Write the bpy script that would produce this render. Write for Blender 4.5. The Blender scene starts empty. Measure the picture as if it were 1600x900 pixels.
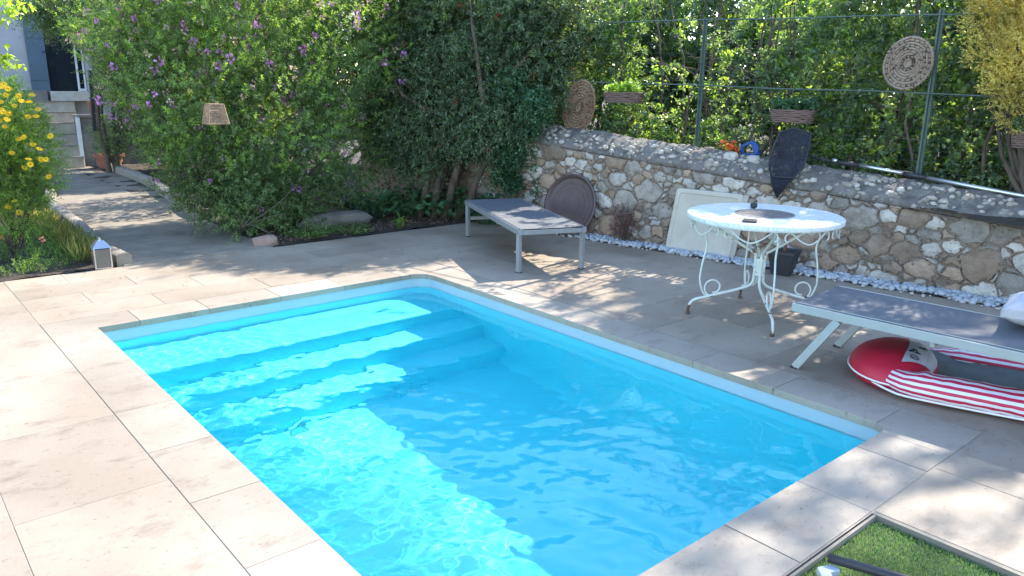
import bpy, math, random
import numpy as np
from mathutils import Matrix, Vector, noise as mnoise
sc = bpy.context.scene
C = sc.collection
R_ = math.radians
# ------------------------------------------------------------------ camera
CAMF = 1208.26
CAM = Vector((-1.19926, -6.07511, 1.76))
ROT = ((0.76154707, 0.15470553, -0.6293745), (-0.64797128, 0.20180719, -0.73444338), (0.01338985, 0.9671298, 0.25393041))
cd = bpy.data.cameras.new('camera'); cam = bpy.data.objects.new('camera', cd); C.objects.link(cam)
mw = Matrix.Identity(4)
for i in range(3):
    for j in range(3): mw[i][j] = ROT[i][j]
mw.translation = CAM
cam.matrix_world = mw
cd.sensor_width = 36; cd.lens = 36 * CAMF / 1600; cd.clip_start = .05; cd.clip_end = 2000
sc.camera = cam
# ------------------------------------------------------------------ light
SUN_EL, SUN_AZ = 39.0, 6.0          # azimuth from +X towards +Y
w = bpy.data.worlds.new('World'); sc.world = w; w.use_nodes = True
nt = w.node_tree; bg = nt.nodes['Background']
sky = nt.nodes.new('ShaderNodeTexSky'); sky.sky_type = 'NISHITA'; sky.sun_disc = False
sky.sun_elevation = R_(SUN_EL); sky.sun_rotation = R_(90 - SUN_AZ); sky.air_density = 1.0; sky.dust_density = .2
nt.links.new(sky.outputs[0], bg.inputs[0]); bg.inputs[1].default_value = .15
sl = bpy.data.lights.new('sun', 'SUN'); sl.energy = 3.2; sl.angle = R_(.5); sl.color = (1, .93, .81)
so = bpy.data.objects.new('sun', sl); C.objects.link(so)
sdir = Vector((math.cos(R_(SUN_EL)) * math.cos(R_(SUN_AZ)), math.cos(R_(SUN_EL)) * math.sin(R_(SUN_AZ)), math.sin(R_(SUN_EL))))
so.rotation_euler = (-sdir).to_track_quat('-Z', 'Y').to_euler(); so.location = (8, 1, 9)
sl.cycles.is_caustics_light = True
sc.view_settings.view_transform = 'Standard'; sc.view_settings.look = 'None'; sc.view_settings.gamma = 1
sc.view_settings.exposure = 2.15
cy = sc.cycles
cy.caustics_refractive = True; cy.caustics_reflective = False; cy.max_bounces = 9; cy.diffuse_bounces = 4
cy.transparent_max_bounces = 12; cy.transmission_bounces = 8; cy.use_denoising = True; cy.sample_clamp_indirect = 8
# ------------------------------------------------------------------ helpers
def ray(px, py):
    v = Vector((px - 800, -(py - 450), -CAMF)).normalized()
    return Vector([sum(ROT[i][k] * v[k] for k in range(3)) for i in range(3)])
def G(px, py, z=0.0):
    r = ray(px, py); return CAM + r * ((z - CAM.z) / r.z)
def VY(px, py, Y):
    r = ray(px, py); return CAM + r * ((Y - CAM.y) / r.y)
def VP(px, py, a, b):           # on the upright plane x = a + b*y
    r = ray(px, py); return CAM + r * ((a + b * CAM.y - CAM.x) / (r.x - b * r.y))

def thing(name, label=None, cat=None, loc=(0, 0, 0), rotz=0, group=None, kind=None):
    o = bpy.data.objects.new(name, None); C.objects.link(o)
    o.location = loc; o.rotation_euler = (0, 0, rotz); o.empty_display_size = .1
    tag(o, label, cat, group, kind)
    o['_m'] = 1
    return o
def tag(o, label=None, cat=None, group=None, kind=None):
    if label: o['label'] = label
    if cat: o['category'] = cat
    if group: o['group'] = group
    if kind: o['kind'] = kind
    return o
def wmat(o):
    m = Matrix.Translation(o.location) @ Matrix.Rotation(o.rotation_euler[2], 4, 'Z')
    return (wmat(o.parent) @ m) if o.parent else m

class MB:
    def __init__(s): s.v = []; s.f = []; s.m = []
    def add(s, vs, fs, mi=0):
        n = len(s.v); s.v += [tuple(v) for v in vs]; s.f += [tuple(i + n for i in f) for f in fs]; s.m += [mi] * len(fs); return s
    def box(s, c, d, rz=0, rx=0, ry=0, mi=0, M=None):
        h = [x / 2 for x in d]
        vs = [Vector((x * h[0], y * h[1], z * h[2])) for x in (-1, 1) for y in (-1, 1) for z in (-1, 1)]
        if M is None: M = Matrix.Rotation(rz, 3, 'Z') @ Matrix.Rotation(ry, 3, 'Y') @ Matrix.Rotation(rx, 3, 'X')
        vs = [M @ v + Vector(c) for v in vs]
        return s.add(vs, [(0, 1, 3, 2), (4, 6, 7, 5), (0, 4, 5, 1), (2, 3, 7, 6), (0, 2, 6, 4), (1, 5, 7, 3)], mi)
    def bar(s, a, b, wd, ht, mi=0):      # rectangular bar from a to b
        a = Vector(a); b = Vector(b); d = b - a; L = d.length; d.normalize()
        up = Vector((0, 0, 1)) if abs(d.z) < .9 else Vector((0, 1, 0))
        x = d.cross(up).normalized(); z = x.cross(d)
        M = Matrix((x, d, z)).transposed()
        return s.box((a + b) / 2, (wd, L, ht), M=M, mi=mi)
    def tube(s, pts, r, seg=8, cap=True, mi=0, closed=False):
        pts = [Vector(p) for p in pts]; n = len(pts)
        rs = r if isinstance(r, (list, tuple)) else [r] * n
        prev = None; vs = []
        for i in range(n):
            if closed: d = pts[(i + 1) % n] - pts[i - 1]
            else: d = pts[min(i + 1, n - 1)] - pts[max(i - 1, 0)]
            d.normalize()
            if prev is None:
                up = Vector((0, 0, 1)) if abs(d.z) < .9 else Vector((1, 0, 0))
                x = d.cross(up).normalized()
            else:
                x = (prev - d * prev.dot(d)); x = x.normalized() if x.length > 1e-6 else d.orthogonal().normalized()
            prev = x; y = d.cross(x)
            for k in range(seg):
                a = 2 * math.pi * k / seg
                vs.append(pts[i] + (x * math.cos(a) + y * math.sin(a)) * rs[i])
        fs = []
        for i in range(n if closed else n - 1):
            j = (i + 1) % n
            for k in range(seg):
                k2 = (k + 1) % seg
                fs.append((i * seg + k, i * seg + k2, j * seg + k2, j * seg + k))
        if cap and not closed:
            fs.append(tuple(range(seg))[::-1]); fs.append(tuple(range((n - 1) * seg, n * seg)))
        return s.add(vs, fs, mi)
    def lathe(s, prof, seg=24, c=(0, 0, 0), M=None, mi=0, caps=True):
        vs = []; c = Vector(c)
        for (r, z) in prof:
            for k in range(seg):
                a = 2 * math.pi * k / seg; v = Vector((r * math.cos(a), r * math.sin(a), z))
                vs.append((M @ v if M else v) + c)
        fs = []
        for i in range(len(prof) - 1):
            for k in range(seg):
                k2 = (k + 1) % seg
                fs.append((i * seg + k, i * seg + k2, (i + 1) * seg + k2, (i + 1) * seg + k))
        if caps:
            fs.append(tuple(range(seg))[::-1]); fs.append(tuple(range((len(prof) - 1) * seg, len(prof) * seg)))
        return s.add(vs, fs, mi)
    def prism(s, poly, z0, z1, mi=0):
        n = len(poly)
        vs = [(p[0], p[1], z0) for p in poly] + [(p[0], p[1], z1) for p in poly]
        fs = [tuple(range(n))[::-1], tuple(range(n, 2 * n))] + [(i, (i + 1) % n, n + (i + 1) % n, n + i) for i in range(n)]
        return s.add(vs, fs, mi)
    def build(s, name, mat, parent=None, smooth=False, bevel=0, local=False, kind=None, label=None, autos=None):
        vs = s.v
        if parent is not None and not local:
            im = wmat(parent).inverted(); vs = [tuple(im @ Vector(v)) for v in vs]
        me = bpy.data.meshes.new(name); me.from_pydata(vs, [], s.f)
        mats = mat if isinstance(mat, (list, tuple)) else [mat]
        for m in mats: me.materials.append(m)
        if len(mats) > 1: me.polygons.foreach_set('material_index', s.m)
        if smooth or autos:
            me.polygons.foreach_set('use_smooth', [True] * len(s.f))
        if autos: me.set_sharp_from_angle(angle=R_(autos))
        me.update()
        o = bpy.data.objects.new(name, me); C.objects.link(o)
        if parent is not None: o.parent = parent
        if bevel:
            b = o.modifiers.new('bevel', 'BEVEL'); b.width = bevel; b.segments = 2; b.limit_method = 'ANGLE'
        if kind: o['kind'] = kind
        if label: o['label'] = label
        return o

def npmesh(name, V, F, mat, parent=None, kind=None, smooth=False):
    """V (n,3) world coordinates, F (m,k) int"""
    V = np.asarray(V, dtype=np.float32); F = np.asarray(F, dtype=np.int32); k = F.shape[1]
    if parent is not None:
        im = np.array(wmat(parent).inverted()); V = (V @ im[:3, :3].T + im[:3, 3]).astype(np.float32)
    me = bpy.data.meshes.new(name)
    me.vertices.add(len(V)); me.vertices.foreach_set('co', V.ravel())
    me.loops.add(F.size); me.loops.foreach_set('vertex_index', F.ravel())
    me.polygons.add(len(F)); me.polygons.foreach_set('loop_start', np.arange(0, F.size, k, dtype=np.int32))
    if smooth: me.polygons.foreach_set('use_smooth', np.ones(len(F), dtype=bool))
    me.update(calc_edges=True); me.materials.append(mat)
    o = bpy.data.objects.new(name, me); C.objects.link(o)
    if parent is not None: o.parent = parent
    if kind: o['kind'] = kind
    return o

# ------------------------------------------------------------------ materials
def newmat(name):
    m = bpy.data.materials.new(name); m.use_nodes = True
    return m, m.node_tree, m.node_tree.nodes['Principled BSDF']
def N(t, kind, **kw):
    n = t.nodes.new(kind)
    for k, v in kw.items(): setattr(n, k, v)
    return n
def ramp(t, stops):
    r = N(t, 'ShaderNodeValToRGB'); e = r.color_ramp.elements
    while len(e) < len(stops): e.new(.5)
    for el, (p, c) in zip(e, stops): el.position = p; el.color = (*c, 1)
    return r
def mat(name, c1, c2=None, scale=8, rough=.6, bump=0, bscale=None, metal=0, detail=6, rand=0, spec=.5, coord='Object', stretch=None, third=None):
    m, t, p = newmat(name)
    p.inputs['Roughness'].default_value = rough; p.inputs['Metallic'].default_value = metal
    p.inputs['Specular IOR Level'].default_value = spec
    c2 = c2 or tuple(x * .75 for x in c1)
    tc = N(t, 'ShaderNodeTexCoord'); mp = N(t, 'ShaderNodeMapping')
    if coord == 'World':
        g = N(t, 'ShaderNodeNewGeometry'); t.links.new(g.outputs['Position'], mp.inputs[0])
    else: t.links.new(tc.outputs[coord], mp.inputs[0])
    if stretch: mp.inputs['Scale'].default_value = stretch
    if rand:
        oi = N(t, 'ShaderNodeObjectInfo'); mul = N(t, 'ShaderNodeVectorMath', operation='SCALE')
        cb = N(t, 'ShaderNodeCombineXYZ'); t.links.new(oi.outputs['Random'], cb.inputs[0]); t.links.new(oi.outputs['Random'], cb.inputs[2])
        t.links.new(cb.outputs[0], mul.inputs[0]); mul.inputs['Scale'].default_value = 57.0
        t.links.new(mul.outputs[0], mp.inputs['Location'])
    no = N(t, 'ShaderNodeTexNoise'); no.inputs['Scale'].default_value = scale; no.inputs['Detail'].default_value = detail; no.inputs['Roughness'].default_value = .62
    t.links.new(mp.outputs[0], no.inputs['Vector'])
    st = [(.33, c2), (.66, c1)]
    if third: st = [(.28, c2), (.5, c1), (.7, third)]
    r = ramp(t, st); t.links.new(no.outputs['Fac'], r.inputs[0])
    out = r.outputs[0]
    if rand:
        hs = N(t, 'ShaderNodeHueSaturation'); mr = N(t, 'ShaderNodeMapRange')
        mr.inputs['To Min'].default_value = 1 - rand; mr.inputs['To Max'].default_value = 1 + rand
        t.links.new(oi.outputs['Random'], mr.inputs['Value']); t.links.new(mr.outputs[0], hs.inputs['Value'])
        t.links.new(out, hs.inputs['Color']); out = hs.outputs[0]
    t.links.new(out, p.inputs['Base Color'])
    if bump:
        n2 = N(t, 'ShaderNodeTexNoise'); n2.inputs['Scale'].default_value = bscale or scale * 4; n2.inputs['Detail'].default_value = 8
        t.links.new(mp.outputs[0], n2.inputs['Vector'])
        b = N(t, 'ShaderNodeBump'); b.inputs['Strength'].default_value = bump; b.inputs['Distance'].default_value = .02
        t.links.new(n2.outputs['Fac'], b.inputs['Height']); t.links.new(b.outputs[0], p.inputs['Normal'])
    return m
def leafmat(name, dark, mid, light, trans=.4, rough=.45, tcol=None, lift=1.35):
    dark, mid, light = [tuple(min(.85, x * lift) for x in c) for c in (dark, mid, light)]
    m, t, p = newmat(name)
    g = N(t, 'ShaderNodeNewGeometry')
    r = ramp(t, [(0, dark), (.55, mid), (1, light)]); t.links.new(g.outputs['Random Per Island'], r.inputs[0])
    # a slow variation from branch to branch
    no = N(t, 'ShaderNodeTexNoise'); no.inputs['Scale'].default_value = 2.2; t.links.new(g.outputs['Position'], no.inputs['Vector'])
    hs = N(t, 'ShaderNodeHueSaturation'); mr = N(t, 'ShaderNodeMapRange'); mr.inputs['From Min'].default_value = .3; mr.inputs['From Max'].default_value = .7
    mr.inputs['To Min'].default_value = .72; mr.inputs['To Max'].default_value = 1.3
    t.links.new(no.outputs['Fac'], mr.inputs['Value']); t.links.new(mr.outputs[0], hs.inputs['Value'])
    t.links.new(r.outputs[0], hs.inputs['Color']); t.links.new(hs.outputs[0], p.inputs['Base Color'])
    p.inputs['Roughness'].default_value = rough; p.inputs['Specular IOR Level'].default_value = .4
    tr = N(t, 'ShaderNodeBsdfTranslucent'); mx = N(t, 'ShaderNodeMixShader'); mx.inputs[0].default_value = trans
    h2 = N(t, 'ShaderNodeMix', data_type='RGBA', blend_type='MULTIPLY'); h2.inputs[0].default_value = 1
    t.links.new(hs.outputs[0], h2.inputs[6]); h2.inputs[7].default_value = (*(tcol or (2.3, 2.2, .8)), 1)
    t.links.new(h2.outputs[2], tr.inputs[0])
    t.links.new(p.outputs[0], mx.inputs[1]); t.links.new(tr.outputs[0], mx.inputs[2])
    t.links.new(mx.outputs[0], t.nodes['Material Output'].inputs[0])
    return m
def travertine(name, base, dark, warm):
    m, t, p = newmat(name)
    g = N(t, 'ShaderNodeNewGeometry'); oi = N(t, 'ShaderNodeObjectInfo')
    mp = N(t, 'ShaderNodeMapping'); cb = N(t, 'ShaderNodeCombineXYZ'); ml = N(t, 'ShaderNodeMath', operation='MULTIPLY'); ml.inputs[1].default_value = 43
    t.links.new(oi.outputs['Random'], ml.inputs[0]); t.links.new(ml.outputs[0], cb.inputs[0]); t.links.new(ml.outputs[0], cb.inputs[1])
    t.links.new(g.outputs['Position'], mp.inputs[0]); t.links.new(cb.outputs[0], mp.inputs['Location'])
    mp.inputs['Scale'].default_value = (1, 1.45, 1)
    n1 = N(t, 'ShaderNodeTexNoise'); n1.inputs['Scale'].default_value = 3.6; n1.inputs['Detail'].default_value = 12; n1.inputs['Roughness'].default_value = .74; n1.inputs['Distortion'].default_value = .25
    t.links.new(mp.outputs[0], n1.inputs['Vector'])
    r = ramp(t, [(.3, dark), (.47, base), (.62, base), (.78, warm)]); t.links.new(n1.outputs['Fac'], r.inputs[0])
    hs = N(t, 'ShaderNodeHueSaturation'); mr = N(t, 'ShaderNodeMapRange'); mr.inputs['To Min'].default_value = .87; mr.inputs['To Max'].default_value = 1.08
    t.links.new(oi.outputs['Random'], mr.inputs['Value']); t.links.new(mr.outputs[0], hs.inputs['Value']); t.links.new(r.outputs[0], hs.inputs['Color'])
    # little pits, drawn out along the bedding
    n2 = N(t, 'ShaderNodeTexNoise'); n2.inputs['Scale'].default_value = 26; n2.inputs['Detail'].default_value = 5; n2.inputs['Roughness'].default_value = .7
    t.links.new(mp.outputs[0], n2.inputs['Vector'])
    r2 = ramp(t, [(.30, (.45, .38, .3)), (.40, (1, 1, 1))]); t.links.new(n2.outputs['Fac'], r2.inputs[0])
    mx = N(t, 'ShaderNodeMix', data_type='RGBA', blend_type='MULTIPLY'); mx.inputs[0].default_value = .8
    t.links.new(hs.outputs[0], mx.inputs[6]); t.links.new(r2.outputs[0], mx.inputs[7])
    # wide stains
    n3 = N(t, 'ShaderNodeTexNoise'); n3.inputs['Scale'].default_value = .9; n3.inputs['Detail'].default_value = 4; t.links.new(g.outputs['Position'], n3.inputs['Vector'])
    r3 = ramp(t, [(.36, (.80, .76, .71)), (.6, (1.04, 1.03, 1.01))]); t.links.new(n3.outputs['Fac'], r3.inputs[0])
    m3 = N(t, 'ShaderNodeMix', data_type='RGBA', blend_type='MULTIPLY'); m3.inputs[0].default_value = 1
    t.links.new(mx.outputs[2], m3.inputs[6]); t.links.new(r3.outputs[0], m3.inputs[7])
    t.links.new(m3.outputs[2], p.inputs['Base Color'])
    p.inputs['Roughness'].default_value = .62; p.inputs['Specular IOR Level'].default_value = .35
    b = N(t, 'ShaderNodeBump'); b.inputs['Strength'].default_value = .35; b.inputs['Distance'].default_value = .006
    t.links.new(n2.outputs['Fac'], b.inputs['Height']); t.links.new(b.outputs[0], p.inputs['Normal'])
    return m

TRAV = travertine('travertine', (.33, .275, .222), (.215, .175, .14), (.35, .265, .19))
TRAV2 = travertine('travertine_coping', (.335, .29, .24), (.23, .19, .15), (.35, .27, .19))
GROUT = mat('grout', (.27, .225, .18), (.2, .165, .13), scale=20)
LINER = mat('pool_liner', (.10, .86, .96), (.095, .84, .95), scale=3, rough=.45, coord='World')
BAND = mat('liner_waterline', (.40, .50, .545), (.375, .475, .52), scale=3, rough=.4, coord='World')
WHITE = mat('white_plastic', (.78, .79, .8), (.7, .71, .72), scale=6, rough=.4)
SOIL = mat('soil', (.075, .052, .04), (.03, .022, .018), scale=9, rough=.95, bump=.8, bscale=40, coord='World')
CONC = mat('concrete_path', (.22, .185, .145), (.14, .12, .095), scale=2.5, rough=.9, bump=.4, bscale=60, coord='World', third=(.28, .24, .19))
KERB = mat('kerb_concrete', (.29, .245, .195), (.2, .18, .15), scale=7, rough=.9, bump=.5, bscale=50, coord='World')
MORT = mat('lime_mortar', (.25, .195, .15), (.15, .118, .092), scale=9, rough=.95, bump=.9, bscale=45, coord='World', third=(.24, .2, .17))
CAPM = mat('weathered_mortar', (.17, .155, .14), (.085, .076, .07), scale=9, rough=.95, bump=1, bscale=60, coord='World', third=(.25, .23, .2))
ST = [mat('limestone_white', (.46, .425, .375), (.27, .235, .2), scale=11, rough=.85, bump=1, bscale=40, rand=.2, third=(.56, .52, .46)),
      mat('limestone_grey', (.30, .265, .225), (.17, .145, .12), scale=9, rough=.9, bump=1, bscale=40, rand=.2, third=(.37, .335, .29)),
      mat('sandstone_tan', (.33, .235, .165), (.22, .155, .11), scale=8, rough=.9, bump=1, bscale=40, rand=.2, third=(.38, .30, .225)),
      mat('sandstone_brown', (.25, .185, .135), (.15, .11, .085), scale=8, rough=.9, bump=1, bscale=40, rand=.2, third=(.31, .24, .185))]
WROCK = mat('white_pebble', (.5, .52, .55), (.34, .36, .39), scale=14, rough=.6, coord='World')
BARK = mat('bark', (.13, .1, .075), (.06, .045, .035), scale=14, rough=.95, bump=.8, stretch=(1, 1, .25))
PAINT = mat('white_painted_iron', (.62, .66, .62), (.5, .53, .5), scale=8, rough=.4, bump=.15)
def rusty():
    m = mat('white_paint_rusting', (.64, .68, .64), (.52, .56, .53), scale=8, rough=.45)
    t = m.node_tree; p = t.nodes['Principled BSDF']; src = p.inputs['Base Color'].links[0].from_socket
    g = N(t, 'ShaderNodeNewGeometry'); n = N(t, 'ShaderNodeTexNoise'); n.inputs['Scale'].default_value = 16; n.inputs['Detail'].default_value = 6
    t.links.new(g.outputs['Position'], n.inputs['Vector'])
    sp = N(t, 'ShaderNodeSeparateXYZ'); t.links.new(g.outputs['Position'], sp.inputs[0])
    mr = N(t, 'ShaderNodeMapRange'); mr.inputs['From Min'].default_value = .02; mr.inputs['From Max'].default_value = .2; mr.inputs['To Min'].default_value = .2; mr.inputs['To Max'].default_value = -.06
    t.links.new(sp.outputs[2], mr.inputs[0]); a = N(t, 'ShaderNodeMath', operation='ADD'); t.links.new(n.outputs['Fac'], a.inputs[0]); t.links.new(mr.outputs[0], a.inputs[1])
    r = ramp(t, [(.58, (0, 0, 0)), (.63, (1, 1, 1))]); t.links.new(a.outputs[0], r.inputs[0])
    mx = N(t, 'ShaderNodeMix', data_type='RGBA'); t.links.new(r.outputs[0], mx.inputs[0]); t.links.new(src, mx.inputs[6]); mx.inputs[7].default_value = (.09, .045, .025, 1)
    t.links.new(mx.outputs[2], p.inputs['Base Color']); return m
RUST = rusty()
ALU = mat('grey_painted_aluminium', (.24, .25, .26), (.2, .21, .22), scale=4, rough=.4)
ALUL = mat('pale_grey_aluminium', (.35, .38, .37), (.31, .34, .33), scale=4, rough=.4)
def mesh_fabric(name, c1, c2):
    m, t, p = newmat(name); p.inputs['Roughness'].default_value = .75
    tc = N(t, 'ShaderNodeTexCoord'); wv = N(t, 'ShaderNodeTexChecker'); wv.inputs['Scale'].default_value = 260
    wv.inputs[1].default_value = (*c1, 1); wv.inputs[2].default_value = (*c2, 1)
    t.links.new(tc.outputs['Object'], wv.inputs['Vector']); no = N(t, 'ShaderNodeTexNoise'); no.inputs['Scale'].default_value = 5; no.inputs['Detail'].default_value = 5
    t.links.new(tc.outputs['Object'], no.inputs['Vector']); r = ramp(t, [(.35, (.82, .82, .84)), (.65, (1, 1, 1))]); t.links.new(no.outputs['Fac'], r.inputs[0])
    mx = N(t, 'ShaderNodeMix', data_type='RGBA', blend_type='MULTIPLY'); mx.inputs[0].default_value = 1
    t.links.new(wv.outputs[0], mx.inputs[6]); t.links.new(r.outputs[0], mx.inputs[7]); t.links.new(mx.outputs[2], p.inputs['Base Color'])
    return m
SLING = mesh_fabric('sling_fabric', (.135, .142, .155), (.10, .106, .117))
TERRA = mat('terracotta', (.30, .115, .07), (.2, .08, .05), scale=7, rough=.85, bump=.2)
BLACKP = mat('black_plastic', (.03, .032, .037), (.02, .022, .026), scale=5, rough=.5)
RATTAN = mat('rattan', (.42, .29, .18), (.22, .14, .09), scale=40, rough=.8, bump=.4)
SEAG = mat('seagrass', (.50, .41, .33), (.36, .28, .21), scale=30, rough=.85, bump=.4)
SEAGD = mat('seagrass_dark', (.17, .11, .08), (.1, .07, .05), scale=30, rough=.85)
BARKW = mat('woven_wood', (.23, .15, .125), (.12, .075, .06), scale=10, rough=.85, bump=.6, stretch=(1, 1, 6))
BLUEW = mat('blue_grey_paint', (.085, .13, .18), (.07, .11, .155), scale=4, rough=.6)
PLAST = mat('house_render', (.42, .42, .44), (.35, .35, .37), scale=3, rough=.95, bump=.3, bscale=60)
PLASTG = mat('old_grey_render', (.25, .235, .22), (.14, .13, .125), scale=3, rough=.95, bump=.5, bscale=40, coord='World')
STAIRM = mat('stair_concrete', (.44, .39, .33), (.27, .24, .205), scale=4, rough=.9, bump=.5, bscale=40, coord='World')
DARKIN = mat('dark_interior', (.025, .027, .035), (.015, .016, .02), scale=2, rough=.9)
GLASSD = mat('door_glass', (.02, .025, .035), (.015, .02, .03), scale=1, rough=.05)
GREENM = mat('green_painted_steel', (.09, .13, .115), (.05, .09, .075), scale=9, rough=.5)
TRAY = mat('brown_resin', (.105, .07, .066), (.075, .05, .048), scale=5, rough=.45, bump=.2)
SHOWER = mat('cream_resin', (.52, .49, .42), (.44, .41, .36), scale=5, rough=.55)
REDV = mat('red_vinyl', (.50, .02, .045), (.42, .015, .04), scale=5, rough=.48, spec=.4, bump=.15, bscale=9)
WHITEF = mat('white_cloth', (.5, .49, .51), (.4, .39, .41), scale=9, rough=.85, bump=.3)
NETM = mat('black_net', (.012, .014, .03), (.008, .01, .02), scale=30, rough=.8)
CHROME = mat('polished_steel', (.62, .63, .65), (.5, .51, .53), scale=5, rough=.16, metal=1)
STEEL = mat('brushed_aluminium', (.7, .71, .72), (.6, .61, .62), scale=8, rough=.3, metal=.9)
BLUEP = mat('blue_plastic', (.02, .09, .36), (.015, .07, .3), scale=5, rough=.4)
ORANGE = mat('orange_flower', (.75, .13, .03), (.6, .08, .02), scale=5, rough=.5)
DRY = mat('dry_leaf', (.19, .12, .07), (.09, .06, .04), scale=3, rough=.9, coord='World')
LOGM = mat('old_log', (.2, .17, .14), (.1, .085, .07), scale=12, rough=.95, bump=.8, stretch=(.3, 1, 1))
PINKST = mat('pink_stone', (.40, .27, .21), (.27, .18, .14), scale=9, rough=.9, bump=.6)
TURFB = mat('turf_backing', (.06, .09, .03), (.04, .06, .02), scale=30, rough=.95)
TURF = leafmat('turf_blades', (.07, .15, .05), (.15, .25, .08), (.30, .37, .16), trans=.25, rough=.5, tcol=(1.6, 1.6, .8))

# ------------------------------------------------------------------ pool
PW, PL = 2.88, 4.49          # the pool runs x 0..PW, y 0..-PL
WATER = -.125
def rounded(x0, x1, y0, y1, rBL=.05, rBR=.09, rTR=.17, rTL=.05, n=6):
    out = []
    for cx, cy_, r, a0 in ((x0 + rBL, y0 + rBL, rBL, 180), (x1 - rBR, y0 + rBR, rBR, 270), (x1 - rTR, y1 - rTR, rTR, 0), (x0 + rTL, y1 - rTL, rTL, 90)):
        for k in range(n + 1):
            a = R_(a0 + 90 * k / n); out.append((cx + r * math.cos(a), cy_ + r * math.sin(a)))
    return out
poly = rounded(0, PW, -PL, 0)
floor_z = lambda y: -1.22 - .2 * min(1, max(0, (-y - 1.4) / 3))
b = MB(); n = len(poly)
zs = [-.028, -.155]
vs = [(x, y, zs[0]) for x, y in poly] + [(x, y, zs[1]) for x, y in poly]
b.add(vs, [(i, n + i, n + (i + 1) % n, (i + 1) % n) for i in range(n)], 0)
vs = [(x, y, zs[1]) for x, y in poly] + [(x, y, floor_z(y) + .12) for x, y in poly]
inn = rounded(.1, PW - .1, -PL + .1, -.1, .1, .1, .16, .1)
vs += [(x, y, floor_z(y)) for x, y in inn]
b.add(vs, [(i, n + i, n + (i + 1) % n, (i + 1) % n) for i in range(n)] + [(n + i, 2 * n + i, 2 * n + (i + 1) % n, n + (i + 1) % n) for i in range(n)] + [tuple(range(2 * n, 3 * n))], 1)
basin = b.build('pool_basin', [BAND, LINER], smooth=True, autos=50); tag(basin, kind='structure')
basin.cycles.is_caustics_receiver = True
# the white edging profile under the coping
b = MB(); b.tube([(x, y, -.034) for x, y in poly], .006, 6, closed=True)
b.build('edging_profile', WHITE, basin, smooth=True)
for k, (ye, zt) in enumerate(((-.63, WATER - .24), (-.93, WATER - .54), (-1.23, WATER - .84))):
    b = MB(); r = .035
    prof = [(.03, zt), (ye + r, zt)] + [(ye + r - r * math.sin(R_(a)), zt - r + r * math.cos(R_(a))) for a in (30, 60, 90)] + [(ye, -1.5), (.03, -1.5)]
    m_ = len(prof)
    vs = [(-.02, y, z) for y, z in prof] + [(PW + .02, y, z) for y, z in prof]
    b.add(vs, [tuple(range(m_)), tuple(range(m_, 2 * m_))[::-1]] + [(i, m_ + i, m_ + (i + 1) % m_, (i + 1) % m_) for i in range(m_)])
    if k: # clear of the step above: each lower step starts behind the riser above it
        pass
    s_ = b.build('step', LINER, basin, autos=40); s_.cycles.is_caustics_receiver = True
# water: a closed body whose sides sit inside the liner walls
def water():
    rng = np.random.RandomState(5)
    x0, x1, y0, y1 = -.03, PW + .03, -PL - .03, .03
    nx, ny = 330, 510
    X, Y = np.meshgrid(np.linspace(x0, x1, nx), np.linspace(y0, y1, ny), indexing='ij')
    Z = np.zeros_like(X)
    for k in range(90):
        lam = math.exp(rng.uniform(math.log(.07), math.log(.42))); a = rng.uniform(0, 2 * math.pi)
        Z += np.sin(2 * math.pi / lam * (X * math.cos(a) + Y * math.sin(a)) + rng.uniform(0, 6.28)) * lam * .0017
    for k in range(30):
        lam = rng.uniform(.045, .075); a = rng.uniform(0, 2 * math.pi)
        Z += np.sin(2 * math.pi / lam * (X * math.cos(a) + Y * math.sin(a)) + rng.uniform(0, 6.28)) * lam * .0007
    # the ripples die out towards the deep right-hand corner
    Z *= .03 + .95 / (1 + np.exp((X - 1.7 + .25 * (Y + 2)) / .3))
    Z += WATER
    V = np.stack([X, Y, Z], -1).reshape(-1, 3); I = np.arange(nx * ny).reshape(nx, ny)
    F = np.stack([I[:-1, :-1], I[1:, :-1], I[1:, 1:], I[:-1, 1:]], -1).reshape(-1, 4)
    return V, F, I
m, t, p = newmat('pool_water'); t.nodes.remove(p)
gl = N(t, 'ShaderNodeBsdfGlass'); gl.inputs['Roughness'].default_value = 0; gl.inputs['IOR'].default_value = 1.33; gl.inputs['Color'].default_value = (.92, 1, 1, 1)

t.links.new(gl.outputs[0], t.nodes['Material Output'].inputs[0]); WATERM = m
V, F, I = water()
wo = npmesh('pool_water', V, F, WATERM, kind='structure', smooth=True); wo.cycles.is_caustics_caster = True

# ------------------------------------------------------------------ ground
TX, TY = 1.95, -4.83         # corner of the lawn panel
def ground():
    xs = [-400, -6, -.06, PW + .06, 6.2, 400]; xs = sorted(xs + [TX]); ys = sorted([-400, -8, TY, -PL - .06, .06, 1.97, 400])
    b = MB()
    idx = {}
    for i, x in enumerate(xs):
        for j, y in enumerate(ys): idx[i, j] = len(b.v); b.v.append((x, y, -.05))
    for i in range(len(xs) - 1):
        for j in range(len(ys) - 1):
            cx, cy_ = (xs[i] + xs[i + 1]) / 2, (ys[j] + ys[j + 1]) / 2
            if -.06 < cx < PW + .06 and -PL - .06 < cy_ < .06: continue
            b.f.append((idx[i, j], idx[i + 1, j], idx[i + 1, j + 1], idx[i, j + 1])); b.m.append(0)
    return tag(b.build('ground', SOIL), kind='structure')
ground()
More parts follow.
